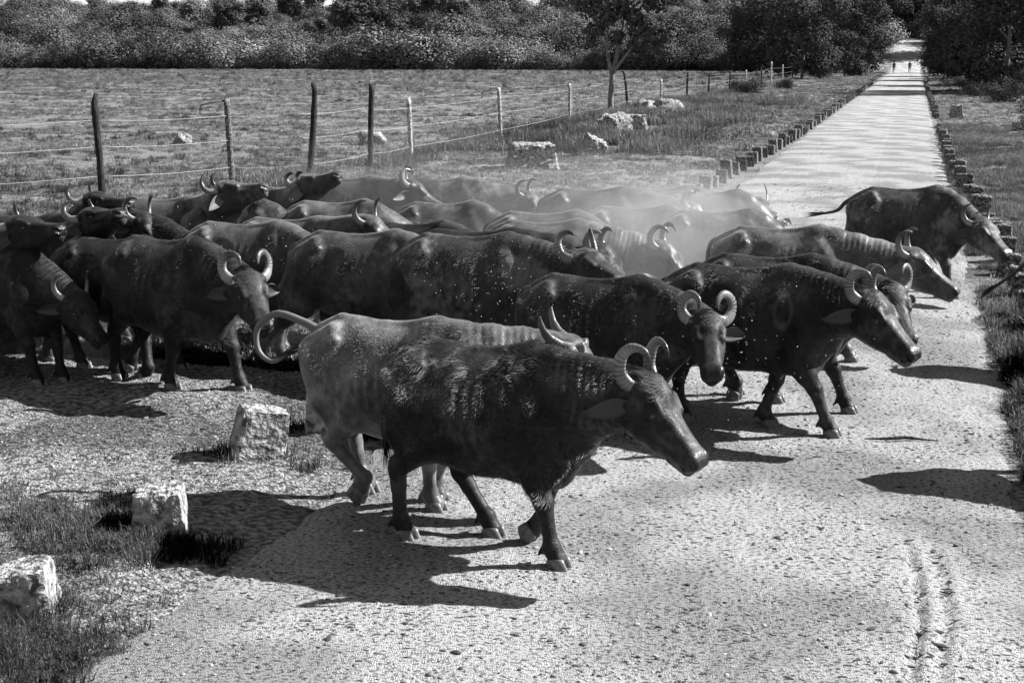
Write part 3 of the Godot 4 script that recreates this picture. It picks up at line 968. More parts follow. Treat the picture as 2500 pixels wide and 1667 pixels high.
		{"label": "dark buffalo at left whose back shows just behind the big ring horned one", "x": -7.253, "z": -12.693, "yaw": -8.0, "s": 1.000, "tone": 0.009, "lod": 2, "poll": Vector3(0.970, 0.901, 0.230), "nose": Vector3(1.354, 0.517, 0.284), "hooves": [[Vector3(0.220, 0.050, 0.160), 0.70], [Vector3(0.600, 0.000, -0.160), 0.00], [Vector3(-0.300, 0.000, 0.150), 0.00], [Vector3(-0.680, 0.000, -0.150), 0.10]]},
		{"label": "grey buffalo with fringed spine right of the big ring horned one", "x": -6.337, "z": -13.662, "yaw": -6.0, "s": 1.050, "tone": 0.041, "lod": 1, "poll": Vector3(1.021, 0.989, 0.167), "nose": Vector3(1.404, 0.605, 0.220), "hooves": [[Vector3(0.460, 0.000, 0.160), 0.00], [Vector3(0.300, 0.000, -0.160), 0.00], [Vector3(-0.580, 0.000, 0.150), 0.00], [Vector3(-0.400, 0.000, -0.150), 0.00]]},
		{"label": "brown buffalo with long flat horns swept back beside the large central hip", "x": -6.315, "z": -14.707, "yaw": -6.0, "s": 1.000, "tone": 0.045, "lod": 2, "poll": Vector3(1.029, 1.289, 0.133), "nose": Vector3(1.413, 0.906, 0.186), "hooves": [[Vector3(0.620, 0.000, 0.160), 0.00], [Vector3(0.240, 0.000, -0.160), 0.15], [Vector3(-0.680, 0.000, 0.150), 0.10], [Vector3(-0.320, 0.000, -0.150), 0.00]], "horn": [0.14, 3.3, 0.6, 0.034, 0.0]},
		{"label": "dark buffalo with a tufted crest behind the large central one", "x": -4.928, "z": -14.643, "yaw": -6.0, "s": 1.000, "tone": 0.012, "lod": 2, "poll": Vector3(1.028, 0.995, 0.142), "nose": Vector3(1.412, 0.612, 0.195), "hooves": [[Vector3(0.220, 0.050, 0.160), 0.70], [Vector3(0.600, 0.000, -0.160), 0.00], [Vector3(-0.300, 0.000, 0.150), 0.00], [Vector3(-0.680, 0.000, -0.150), 0.10]]},
		{"label": "dusty buffalo back lying low under the horns at the rear centre", "x": -5.298, "z": -17.002, "yaw": -4.0, "s": 0.980, "tone": 0.055, "lod": 2, "poll": Vector3(1.004, 0.804, -0.153), "nose": Vector3(1.387, 0.421, -0.100), "hooves": [[Vector3(0.460, 0.000, 0.160), 0.00], [Vector3(0.300, 0.000, -0.160), 0.00], [Vector3(-0.580, 0.000, 0.150), 0.00], [Vector3(-0.400, 0.000, -0.150), 0.00]]},
		{"label": "dust pale buffalo back between the rear centre and the sunlit shouldered one", "x": -3.841, "z": -15.993, "yaw": -4.0, "s": 1.000, "tone": 0.061, "lod": 2, "poll": Vector3(0.986, 0.876, 0.150), "nose": Vector3(1.369, 0.492, 0.203), "hooves": [[Vector3(0.220, 0.050, 0.160), 0.70], [Vector3(0.600, 0.000, -0.160), 0.00], [Vector3(-0.300, 0.000, 0.150), 0.00], [Vector3(-0.680, 0.000, -0.150), 0.10]]},
		{"label": "dusty buffalo at the back centre next to the far lane edge stones", "x": -2.438, "z": -18.996, "yaw": -3.0, "s": 1.000, "tone": 0.049, "lod": 2, "poll": Vector3(0.951, 0.705, -0.019), "nose": Vector3(1.335, 0.321, 0.034), "hooves": [[Vector3(0.220, 0.050, 0.160), 0.70], [Vector3(0.600, 0.000, -0.160), 0.00], [Vector3(-0.300, 0.000, 0.150), 0.00], [Vector3(-0.680, 0.000, -0.150), 0.10]]},
		{"label": "buffalo leaving at the right edge, only its tail inside the picture", "x": 1.900, "z": -15.000, "yaw": -6.0, "s": 1.000, "tone": 0.012, "lod": 2, "poll": Vector3(1.000, 1.000, 0.000), "nose": Vector3(1.384, 0.616, 0.053), "hooves": [[Vector3(0.620, 0.000, 0.160), 0.00], [Vector3(0.240, 0.000, -0.160), 0.15], [Vector3(-0.680, 0.000, 0.150), 0.10], [Vector3(-0.320, 0.000, -0.150), 0.00]], "tail": [Vector3(-0.60, 1.15, 0), Vector3(-0.70, 1.10, 0), Vector3(-0.80, 1.00, 0.01), Vector3(-0.95, 0.86, 0.015), Vector3(-1.10, 0.74, 0.02)]},
		{"label": "foremost buffalo of all, gone beyond the right edge and leaving its shadow", "x": 1.750, "z": -11.100, "yaw": -6.0, "s": 1.000, "tone": 0.012, "lod": 3, "poll": Vector3(1.000, 1.000, 0.000), "nose": Vector3(1.384, 0.616, 0.053), "hooves": [[Vector3(0.220, 0.050, 0.160), 0.70], [Vector3(0.600, 0.000, -0.160), 0.00], [Vector3(-0.300, 0.000, 0.150), 0.00], [Vector3(-0.680, 0.000, -0.150), 0.10]]},
		{"label": "dark buffalo at far left between the hanging head and the level pale nosed head", "x": -8.464, "z": -12.997, "yaw": -8.0, "s": 1.000, "tone": 0.008, "lod": 2, "poll": Vector3(1.051, 1.039, 0.043), "nose": Vector3(1.434, 0.655, 0.096), "hooves": [[Vector3(0.460, 0.000, 0.160), 0.00], [Vector3(0.300, 0.000, -0.160), 0.00], [Vector3(-0.580, 0.000, 0.150), 0.00], [Vector3(-0.400, 0.000, -0.150), 0.00]]},
	]
	for d in herd:
		plan_buffalo(d)
	var job := WorkerThreadPool.add_group_task(grow, herd.size())
	WorkerThreadPool.wait_for_group_task_completion(job)
	for d in herd:
		finish_buffalo(d)
		d.erase("flesh")


# ---------------------------------------------------------------- materials

func materials() -> void:
	var S := FastNoiseLite.TYPE_SIMPLEX_SMOOTH
	var C := FastNoiseLite.TYPE_CELLULAR
	# hide: fine hairy relief, longer along the body
	M.hide = tinted(1.0, 1.0, 0.32)
	M.hide.roughness_texture = noise_tex(S, 0.02, 5, [[0.25, 0.10], [0.5, 0.24], [0.75, 0.5]], 512, false, 23)
	M.hide.roughness_texture_channel = BaseMaterial3D.TEXTURE_CHANNEL_RED
	M.hide.cull_mode = BaseMaterial3D.CULL_BACK
	M.hide.uv1_triplanar = true
	M.hide.uv1_scale = Vector3(1.2, 2.0, 2.2)
	M.hide.heightmap_enabled = true
	M.hide.heightmap_texture = noise_tex(S, 0.035, 6, [], 1024, false, 21)
	M.hide.heightmap_scale = 0.38
	M.hide.rim_enabled = true
	M.hide.rim = 0.07
	M.hide.rim_tint = 0.2
	M.hide_dusty = M.hide.duplicate()
	M.hide_dusty.roughness = 0.6
	M.hide_dusty.rim_enabled = true
	M.hide_dusty.rim = 0.28
	M.hide_dusty.rim_tint = 0.2
	M.muzzle = tinted(0.8, 0.38, 0.4)
	M.muzzle.uv1_triplanar = true
	M.muzzle.uv1_scale = Vector3(8, 8, 8)
	M.muzzle.heightmap_enabled = true
	M.muzzle.heightmap_texture = noise_tex(C, 0.06, 1, [], 256, false, 22)
	M.muzzle.heightmap_scale = 0.25
	M.muzzle.cull_mode = BaseMaterial3D.CULL_BACK
	M.ear = mat(0.03, 0.6)
	M.ear.rim_enabled = true
	M.ear.rim = 0.3
	M.ear_light = mat(0.11, 0.6)
	M.horn = tinted(1.0, 0.32, 0.5)
	M.horn.cull_mode = BaseMaterial3D.CULL_BACK
	M.eye = mat(0.01, 0.08, 0.6)
	M.hoof = mat(0.14, 0.45, 0.5)
	M.hoof.uv1_triplanar = true
	M.hoof.albedo_texture = noise_tex(S, 0.03, 3, [[0.2, 0.35], [0.8, 1.0]], 256, false, 4)
	M.hoof.uv1_scale = Vector3(6, 3, 6)
	M.tuft = mat(0.02, 0.6)
	M.tuft.cull_mode = BaseMaterial3D.CULL_DISABLED
	M.hair = tinted(1.0, 0.5, 0.5)
	M.hair_mesh = hair_blade()
	M.hoof_mesh = hoof_mesh()
	var es := SphereMesh.new()
	es.radius = 0.021
	es.height = 0.042
	es.radial_segments = 16
	es.rings = 10
	M.eye_mesh = es
	# ground
	M.dirt = textured(noise_tex(S, 0.012, 6, [[0.25, 0.07], [0.42, 0.17], [0.55, 0.25], [0.75, 0.34]], 2048, false, 31), Vector3(0.45, 0.45, 0.6), 0.95, noise_tex(S, 0.03, 5, [], 2048, false, 32), 3.2)
	M.lane = textured(noise_tex(S, 0.02, 6, [[0.24, 0.13], [0.36, 0.28], [0.46, 0.40], [0.8, 0.48]], 2048, false, 33), Vector3(0.55, 0.55, 0.75), 0.95, noise_tex(S, 0.07, 4, [], 2048, false, 34), 1.7)
	patches(M.lane, 0.006, 51, 0.09, 0.62)
	patches(M.dirt, 0.006, 52, 0.07, 0.45)
	M.stone = textured(noise_tex(S, 0.015, 6, [[0.25, 0.07], [0.42, 0.20], [0.6, 0.30], [0.8, 0.42]], 512, false, 35), Vector3(1.1, 1.1, 1.1), 0.9, noise_tex(S, 0.03, 5, [], 512, false, 36), 3.0)
	M.edge = textured(noise_tex(S, 0.02, 6, [[0.25, 0.03], [0.42, 0.09], [0.6, 0.17], [0.8, 0.30]], 512, false, 45), Vector3(1.4, 1.4, 1.4), 0.9, noise_tex(S, 0.03, 5, [], 512, false, 46), 3.0)
	M.concrete = textured(noise_tex(S, 0.03, 5, [[0.25, 0.12], [0.5, 0.4], [0.8, 0.55]], 512, false, 37), Vector3(0.8, 0.5, 0.8), 0.85, noise_tex(S, 0.05, 4, [], 512, false, 38), 1.5)
	M.wood = textured(noise_tex(S, 0.02, 4, [[0.2, 0.012], [0.8, 0.05]], 512, false, 39), Vector3(2.0, 0.3, 2.0), 0.85, noise_tex(S, 0.04, 4, [], 512, false, 40), 2.0)
	M.bark = textured(noise_tex(S, 0.02, 4, [[0.2, 0.10], [0.8, 0.26]], 512, false, 41), Vector3(1.0, 0.3, 1.0), 0.9, noise_tex(S, 0.05, 4, [], 512, false, 42), 2.0)
	M.wire = mat(0.30, 0.5)
	M.iron = mat(0.03, 0.6)
	M.pebble = tinted(1.0, 0.9, 0.3)
	M.pebble.cull_mode = BaseMaterial3D.CULL_BACK
	M.grass = tinted(1.0, 0.7, 0.3)
	M.grass.backlight_enabled = true
	M.grass.backlight = Color(0.8, 0.8, 0.8)
	M.leaf = tinted(1.0, 0.75, 0.15)
	M.leaf.backlight_enabled = true
	M.leaf.backlight = Color(0.15, 0.15, 0.15)
	M.fly = mat(0.28, 0.6)


func patches(m: StandardMaterial3D, freq: float, seed_: int, scale: float, low: float) -> void:
	# slow light and dark patches over a ground material
	m.detail_enabled = true
	m.detail_blend_mode = BaseMaterial3D.BLEND_MODE_MUL
	m.detail_uv_layer = BaseMaterial3D.DETAIL_UV_2
	m.uv2_triplanar = true
	m.uv2_world_triplanar = true
	m.uv2_scale = Vector3.ONE * scale
	m.detail_albedo = noise_tex(FastNoiseLite.TYPE_SIMPLEX_SMOOTH, freq, 5, [[0.3, low], [0.48, 0.85], [0.6, 1.0]], 1024, false, seed_)


# ---------------------------------------------------------------- ground and lane

func spread(lo: float, hi: float, a: float, b: float, step: float, grow_: float) -> PackedFloat32Array:
	# grid lines: step apart between a and b, then wider and wider out to lo and hi
	var out := PackedFloat32Array()
	var x := a
	var w := step
	while x > lo:
		w *= grow_
		x -= w
		out.append(maxf(x, lo))
	out.reverse()
	x = a
	while x < b:
		out.append(x)
		x += step
	w = step
	out.append(b)
	x = b
	while x < hi:
		w *= grow_
		x += w
		out.append(minf(x, hi))
	return out


func sheet(xs: PackedFloat32Array, zs: PackedFloat32Array, height: Callable) -> ArrayMesh:
	var nx := xs.size()
	var nz := zs.size()
	var v := PackedVector3Array()
	v.resize(nx * nz)
	for j in nz:
		for i in nx:
			v[j * nx + i] = Vector3(xs[i], 0, zs[j])
	for q in v.size():
		v[q] = height.call(v[q])
	var nrm := PackedVector3Array()
	nrm.resize(nx * nz)
	for j in nz:
		for i in nx:
			var a := v[j * nx + maxi(i - 1, 0)]
			var b := v[j * nx + mini(i + 1, nx - 1)]
			var c := v[maxi(j - 1, 0) * nx + i]
			var d := v[mini(j + 1, nz - 1) * nx + i]
			nrm[j * nx + i] = (d - c).cross(b - a).normalized()
	var idx := PackedInt32Array()
	idx.resize((nx - 1) * (nz - 1) * 6)
	var q := 0
	for j in nz - 1:
		for i in nx - 1:
			var a := j * nx + i
			idx[q] = a; idx[q + 1] = a + 1; idx[q + 2] = a + nx
			idx[q + 3] = a + 1; idx[q + 4] = a + nx + 1; idx[q + 5] = a + nx
			q += 6
	var arr := []
	arr.resize(Mesh.ARRAY_MAX)
	arr[Mesh.ARRAY_VERTEX] = v
	arr[Mesh.ARRAY_NORMAL] = nrm
	arr[Mesh.ARRAY_INDEX] = idx
	var m := ArrayMesh.new()
	m.add_surface_from_arrays(Mesh.PRIMITIVE_TRIANGLES, arr)
	return m


var pits: Array = []


func trodden(x: float, z: float) -> float:
	# hoof prints and clods beside the lane
	var n := fine_noise.get_noise_2d(x * 3.2, z * 3.2)
	var m := fine_noise.get_noise_2d(x * 9.0 + 50.0, z * 9.0)
	var k := fine_noise.get_noise_2d(x * 1.1 + 9.0, z * 1.1)
	return 0.016 * n + 0.012 * m + 0.03 * k


func ground_point(p: Vector3) -> Vector3:
	var y := land(p.x, p.z)
	if p.z > -70.0 and p.z < 0.0:
		var off := clampf(maxf(LANE_LEFT + 0.1 - p.x, p.x - LANE_RIGHT) / 0.5, 0.0, 1.0)
		y += trodden(p.x, p.z) * off * smooth(-70.0, -40.0, p.z)
	if p.x > LANE_LEFT - 0.5 and p.x < LANE_RIGHT + 0.5:
		y -= 0.02
	return Vector3(p.x, y, p.z)


func lane_height(x: float, z: float) -> float:
	var y := land(x, z)
	var inset := minf(x - LANE_LEFT, LANE_RIGHT - x)
	y += 0.03 * smooth(-0.05, 0.6, inset) - 0.03 * smooth(0.12, -0.12, inset)
	y += 0.012 * smooth(-17.0, -26.0, z) * fine_noise.get_noise_2d(x * 0.22, z * 1.1)
	if z > -40.0:
		y += 0.011 * fine_noise.get_noise_2d(x * 1.6, z * 1.6) + 0.0075 * fine_noise.get_noise_2d(x * 4.5 + 20.0, z * 4.0) + 0.0045 * fine_noise.get_noise_2d(x * 10.0, z * 8.0)
		if z > -10.5:   # ruts of a wheel near the right edge
			for r in [[0.10, 0.03], [0.24, 0.018]]:
				var c: float = r[0] + 0.05 * sin(z * 1.4) + (z + 8.0) * 0.01
				y -= r[1] * exp(-pow((x - c) / 0.022, 2.0)) * smooth(-9.6, -8.6, z)
				y += 0.010 * exp(-pow((x - c - 0.05) / 0.03, 2.0)) * smooth(-9.6, -8.6, z)
	return y


func lane_point(p: Vector3) -> Vector3:
	var x := p.x
	var edge := 0.16 * rough_noise.get_noise_1d(p.z * 2.0) + 0.05 * fine_noise.get_noise_1d(p.z * 3.0)
	if p.x < -1.5:
		x += edge * smooth(-2.5, LANE_LEFT, p.x)
	else:
		x += edge * smooth(-0.5, LANE_RIGHT, p.x)
	return Vector3(x, lane_height(p.x, p.z), p.z)


func setting() -> void:
	var xs := spread(-420.0, 260.0, -10.0, 3.0, 0.06, 1.07)
	var zs := spread(-900.0, 60.0, -24.0, -5.0, 0.06, 1.016)
	var g := part("ground", sheet(xs, zs, ground_point), M.dirt, self)
	g.set_meta("kind", "structure")
	var lx := spread(LANE_LEFT, LANE_RIGHT, LANE_LEFT + 0.02, LANE_RIGHT - 0.02, 0.032, 1.0)
	var lz := spread(-306.0, 25.0, -16.0, -5.5, 0.032, 1.02)
	var l := part("lane", sheet(lx, lz, lane_point), M.lane, self)
	l.set_meta("kind", "structure")
	# loose stones and crumbs on and beside the lane
	var places := []
	var cols := PackedColorArray()
	for i in 95000:
		var z := -5.2 - 22.0 * pow(rng.randf(), 1.5)
		var x := rng.randf_range(-7.5, 1.6)
		var dens := 0.5 + 0.9 * rough_noise.get_noise_2d(x * 4.0, z * 4.0)
		if rng.randf() > dens:
			continue
		var on := x > LANE_LEFT and x < LANE_RIGHT
		var y := lane_height(x, z) if on else ground_point(Vector3(x, 0, z)).y
		var s := 0.0032 + 0.008 * pow(rng.randf(), 5.0) + (0.012 * pow(rng.randf(), 30.0))
		var b := Basis.from_euler(Vector3(rng.randf_range(-0.3, 0.3), rng.randf() * TAU, rng.randf_range(-0.3, 0.3))).scaled_local(Vector3(s * rng.randf_range(1.0, 2.0), s * 0.55, s))
		places.append(Transform3D(b, Vector3(x, y + s * 0.15, z)))
		var v := 0.05 + 0.32 * pow(rng.randf(), 1.6)
		cols.append(Color(v, v, v))
	# darker crumbs of earth and dung pressed into the dust
	var crumbs := []
	var tints := PackedColorArray()
	for i in 30000:
		var z := -5.2 - 30.0 * pow(rng.randf(), 1.5)
		var x := rng.randf_range(-6.5, 1.4)
		if rng.randf() > 0.42 + 1.1 * rough_noise.get_noise_2d(x * 2.6 + 11.0, z * 2.6):
			continue
		var on := x > LANE_LEFT + 0.1 and x < LANE_RIGHT - 0.1
		var y := lane_height(x, z) if on else ground_point(Vector3(x, 0, z)).y
		var s := 0.005 + 0.008 * pow(rng.randf(), 2.0)
		if rng.randf() < 0.006:
			s *= 1.9
		var b := Basis.from_euler(Vector3(0, rng.randf_range(-0.6, 0.6), rng.randf_range(-0.1, 0.1))).scaled_local(Vector3(s * rng.randf_range(1.4, 2.8), s * 0.35, s))
		crumbs.append(Transform3D(b, Vector3(x, y, z)))
		var v := rng.randf_range(0.03, 0.11)
		tints.append(Color(v, v, v))
	swarm("earth_crumbs", rock_mesh(4, 7, 4, 0.3), M.pebble, crumbs, tints, self)
	swarm("gravel", rock_mesh(3, 7, 5, 0.25), M.pebble, places, cols, self)


func rock_mesh(seed_: int, seg: int, rings: int, rough: float) -> ArrayMesh:
	var s := SphereMesh.new()
	s.radius = 1.0
	s.height = 2.0
	s.radial_segments = seg
	s.rings = rings
	var arr := s.get_mesh_arrays()
	var v: PackedVector3Array = arr[Mesh.ARRAY_VERTEX]
	var n := FastNoiseLite.new()
	n.seed = seed_
	n.frequency = 0.7
	for i in v.size():
		v[i] *= 1.0 + rough * (n.get_noise_3dv(v[i] * 1.3) * 1.6 + 0.4 * n.get_noise_3dv(v[i] * 4.0))
	var st := SurfaceTool.new()
	st.begin(Mesh.PRIMITIVE_TRIANGLES)
	for p in v:
		st.add_vertex(p)
	for k in arr[Mesh.ARRAY_INDEX]:
		st.add_index(k)
	st.generate_normals()
	return st.commit()


# ---------------------------------------------------------------- fence

func post_mesh(h: float, r: float, square: bool, crook: float, seed_: int) -> ArrayMesh:
	var pts := PackedVector3Array()
	var rad := PackedFloat32Array()
	var r2 := RandomNumberGenerator.new()
	r2.seed = seed_
	var n := 12
	for i in n + 1:
		var t := float(i) / n
		pts.append(Vector3(crook * (sin(t * 5.0 + seed_) * 0.35 + (0.9 if t > 0.92 else 0.0)) * t, h * t - 0.2 * (1.0 - t), crook * 0.3 * sin(t * 4.0)))
		rad.append(r * (1.0 if square else (1.05 - 0.15 * t + r2.randf_range(-0.08, 0.08))) * (0.86 if i == n else 1.0))
	return tube(pts, rad, 4 if square else 9, 1.0, Vector3(0.7, 0, 0.7) if square else Vector3(1, 0, 0.1))


func build_fence() -> void:
	var o := thing("fence", "post and wire fence along the pasture left of the lane, wooden and concrete posts", "fence")
	# x, z, height, leaning towards x, concrete?, arm?
	var posts := [[-19.2, -24.0, 2.0, 0.0, true, false], [-16.4, -28.3, 2.12, -0.02, false, false], [-14.92, -31.5, 1.97, -0.03, true, true], [-13.5, -32.6, 2.28, -0.10, false, false], [-13.4, -36.5, 2.18, -0.05, false, false],
		[-13.55, -40.2, 1.75, -0.03, true, false], [-13.25, -48.7, 1.80, -0.04, true, true], [-14.0, -62.5, 1.63, 0.0, true, true], [-14.55, -78.9, 2.0, 0.14, false, false], [-14.5, -89.5, 1.55, 0.0, true, true],
		[-14.2, -98.3, 1.75, 0.0, false, false], [-13.9, -106.6, 1.6, 0.0, false, false], [-13.7, -117.0, 1.6, 0.06, false, false], [-13.6, -128.0, 1.6, 0.0, true, false], [-13.5, -140.0, 1.6, 0.0, false, false], [-13.5, -150.0, 2.2, 0.0, true, false], [-13.4, -162.0, 1.8, 0.0, true, false], [-13.3, -174.0, 1.9, 0.0, false, false], [-13.2, -186.0, 1.9, 0.0, true, false]]
	var tops := []
	for i in posts.size():
		var p: Array = posts[i]
		var y := land(p[0], p[1])
		var post := part("concrete_post" if p[4] else "wooden_post", post_mesh(p[2], 0.088 if p[4] else 0.075, p[4], 0.0 if p[4] else 0.05 + 0.02 * (i % 3), i), (M.edge if i == 2 else M.concrete) if p[4] else M.wood, o)
		post.position = Vector3(p[0], y, p[1])
		post.rotation.z = -p[3]
		post.rotation.y = 0.3 if p[4] else i * 1.1
		if p[5]:
			var arm := PackedVector3Array([Vector3(0, p[2] - 0.05, 0), Vector3(-0.30, p[2] - 0.09, 0.25), Vector3(-0.48, p[2] - 0.14, 0.36), Vector3(-0.50, p[2] - 0.32, 0.37)])
			var bracket := part("bracket_arm", tube(arm, PackedFloat32Array([0.022, 0.02, 0.018, 0.012]), 6), M.iron, post)
			bracket.rotation.y = -0.3
		tops.append([Vector3(p[0], y, p[1]), p[2], p[3]])
	for strand in [0.22, 0.54, 0.83]:
		for i in tops.size() - 1:
			var a: Vector3 = tops[i][0] + Vector3(tops[i][2] * tops[i][1] * strand, minf(tops[i][1], 1.9) * strand, 0.09)
			var b: Vector3 = tops[i + 1][0] + Vector3(tops[i + 1][2] * tops[i + 1][1] * strand, minf(tops[i + 1][1], 1.9) * strand, 0.09)
			var pts := PackedVector3Array()
			var rad := PackedFloat32Array()
			for k in 9:
				var t := k / 8.0
				pts.append(a.lerp(b, t) - Vector3(0, 0.04 * sin(PI * t), 0))
				rad.append(0.0055)
			part("wire", tube(pts, rad, 5), M.wire, o)


# ---------------------------------------------------------------- edge stones, boulders

func block_mesh(w: float, h: float, d: float, taper: float, chip: float, seed_: int) -> ArrayMesh:
	# a rough squared stone: a subdivided box, rounded, worn and chipped
	var box := BoxMesh.new()
	box.size = Vector3(2, 2, 2)
	box.subdivide_width = 9
	box.subdivide_height = 9
	box.subdivide_depth = 9
	var arr := box.get_mesh_arrays()
	var n := FastNoiseLite.new()
	n.seed = seed_
	n.frequency = 1.0
	n.fractal_octaves = 3
	var st := SurfaceTool.new()
	st.begin(Mesh.PRIMITIVE_TRIANGLES)
	st.set_smooth_group(-1)
	var v: PackedVector3Array = arr[Mesh.ARRAY_VERTEX]
	for i in v.size():
		var p := v[i]
		var m := p.abs()
		var e := pow(pow(m.x, 22.0) + pow(m.y, 22.0) + pow(m.z, 22.0), 1.0 / 22.0)
		p /= maxf(e, 0.001)
		p *= 1.0 + chip * n.get_noise_3dv(p * 1.4 + Vector3(seed_, 0, 0)) + chip * 0.5 * n.get_noise_3dv(p * 5.0)
		var k := 1.0 - taper * (p.y * 0.5 + 0.5)
		v[i] = Vector3(p.x * w * 0.5 * k, (p.y * 0.5 + 0.5) * (h + 0.15) - 0.15, p.z * d * 0.5 * k)
	for p in v:
		st.add_vertex(p)
	for k in arr[Mesh.ARRAY_INDEX]:
		st.add_index(k)
	st.generate_normals()
	return st.commit()


const ORDINAL := ["first", "second", "third", "fourth", "fifth", "sixth", "seventh", "eighth", "ninth", "tenth", "eleventh", "twelfth", "thirteenth", "fourteenth", "fifteenth", "sixteenth", "seventeenth", "eighteenth", "nineteenth", "twentieth", "twenty-first", "twenty-second", "twenty-third", "twenty-fourth"]


func build_stones() -> void:
	var variants := []
	for i in 5:
		variants.append(block_mesh(0.34, 0.36 + 0.02 * i, 0.42, 0.14, 0.10, 20 + i))
	var low := []
	for i in 4:
		low.append(block_mesh(0.33, 0.34 + 0.03 * i, 0.36, 0.12, 0.08, 40 + i))
	var special := {
		0: [Vector3(-4.55, 0, -6.86), 0.38, 0.10, "white painted edge stone in grass at the lower left corner", 0.92],
		1: [Vector3(-4.50, 0, -8.30), 0.36, 0.05, "white topped edge stone in weeds, second from the lower left corner", 0.98],
		2: [Vector3(-4.68, -0.07, -10.1), 0.6, -0.2, "pale edge stone tilted sideways out of the trampled dirt", 1.15],
		3: [Vector3(-4.45, 0, -11.05), 0.2, 0.0, "edge stone partly hidden by the hind leg of the tail curling buffalo", 1.0]}
	for k in special:
		var s: Array = special[k]
		var o := part("edge_stone", block_mesh(0.36, 0.38, 0.40, 0.16, 0.06, 60 + k), M.stone, self)
		o.position = s[0] + Vector3(0, land(s[0].x, s[0].z), 0)
		o.rotation = Vector3(0, s[1], s[2])
		o.scale = Vector3(1, 0.74 if k < 2 else 1.0, 1) * s[4]
		if k == 2:
			o.scale = Vector3(1.15, 1.15, 0.85)
		tag(o, s[3], "edge stone", "edge stones along the lane")
	for side in 2:
		var z := -12.5 if side == 0 else -14.2
		var i := 0
		while z > -165.0:
			if side == 1 and (z < -62.0 and z > -73.0):
				z -= 1.3
				continue
			var far := -z
			var o := part("edge_stone", variants[i % 5] if far < 60 else low[i % 4], M.edge, self)
			var x := (-4.35 + 0.35 * smooth(30.0, 60.0, far) if side == 0 else 1.42 - 0.34 * smooth(25.0, 45.0, far)) + rng.randf_range(-0.05, 0.05)
			o.position = Vector3(x, land(x, z) - 0.02 - 0.08 * pow(rng.randf(), 2.0), z)
			o.rotation = Vector3(rng.randf_range(-0.08, 0.08), rng.randf_range(-0.15, 0.15), rng.randf_range(-0.08, 0.08))
			o.scale = Vector3(rng.randf_range(0.75, 0.95), rng.randf_range(0.65, 1.05), rng.randf_range(0.55, 0.75))
			var row := "left" if side == 0 else "right"
			if i < ORDINAL.size():
				tag(o, "%s edge stone of the %s row, counted from the herd along the lane" % [ORDINAL[i], row], "edge stone", "%s row edge stones" % row)
			elif far < 95.0:
				tag(o, "weathered stone in the even %s row, midway up the open lane" % row, "edge stone", "middle %s edge stones" % row)
			else:
				tag(o, "tiny far edge stone of the %s row near the dip" % row, "edge stone", "far %s edge stones" % row)
			i += 1
			z -= 1.3 + rng.randf_range(-0.15, 0.15)
	# boulders: position, size, turn, label
	var b := [
		[Vector3(-9.6, 0, -38.4), Vector3(0.68, 0.36, 0.55), 0.3, "broad flat topped boulder slab in the grass between fence and lane", true],
		[Vector3(-9.1, 0, -43.3), Vector3(0.34, 0.30, 0.40), 0.5, "pale tilted squared stone right of the flat slab", true],
		[Vector3(-11.3, 0, -57.6), Vector3(0.62, 0.42, 0.5), -0.3, "pale rock at the back of the pile below the small tree", false],
		[Vector3(-10.9, 0, -57.0), Vector3(0.5, 0.36, 0.45), 0.9, "dark faced squared rock in front of the pile below the small tree", true],
		[Vector3(-10.35, 0, -57.9), Vector3(0.45, 0.36, 0.4), 0.2, "pale rock at the right of the pile below the small tree", true],
		[Vector3(-12.0, 0, -75.5), Vector3(0.75, 0.42, 0.6), 0.2, "rounded pale boulder with a dark neighbour in the weeds", false],
		[Vector3(-12.9, 0, -75.2), Vector3(0.62, 0.42, 0.5), 1.2, "dark boulder left of the rounded pale one in the weeds", false],
		[Vector3(1.98, 0, -73.9), Vector3(0.30, 0.32, 0.3), 0.1, "single squared stone standing in grass right of the lane", true],
		[Vector3(-23.0, 0, -45.0), Vector3(0.28, 0.24, 0.25), 0.5, "small pale rock in the pasture behind the fence wires", false],
		[Vector3(-17.0, 0, -46.5), Vector3(0.45, 0.28, 0.4), 0.5, "low pale rock in the pasture right of the tall wooden post", false],
		[Vector3(-17.6, 0, -20.0), Vector3(0.16, 0.1, 0.13), 0.5, "small white pebble rock just behind the herd at left", false]]
	for i in b.size():
		var q: Array = b[i]
		var o := part("boulder", block_mesh(2.0, 1.8, 2.0, 0.2, 0.16, 80 + i) if q[4] else rock_mesh(80 + i, 24, 14, 0.35), M.stone, self)
		o.position = q[0] + Vector3(0, land(q[0].x, q[0].z) + (0.0 if q[4] else q[1].y * 0.5), 0)
		o.scale = q[1]
		o.rotation = Vector3(0.25 if i == 1 or i == 3 else 0.0, q[2], -0.4 if i == 1 else (0.15 if i == 3 else 0.0))
		tag(o, q[3], "boulder")
	# a dry stick on the lane
	var st := part("stick", tube(curve([Vector3(-0.27, 0.012, 0), Vector3(-0.1, 0.02, 0.02), Vector3(0.05, 0.025, -0.01), Vector3(0.18, 0.015, 0.0), Vector3(0.3, 0.012, 0.02)], 12), PackedFloat32Array([0.004, 0.007, 0.009, 0.013, 0.014, 0.015, 0.013, 0.014, 0.01, 0.008, 0.006, 0.005, 0.004]), 6), M.wood, self)
	st.position = Vector3(0.02, lane_height(0.02, -11.75), -11.75)
	st.rotation.y = 0.18
	tag(st, "dark dry stick lying on the lane before the branded buffalo", "stick")


# ---------------------------------------------------------------- plants

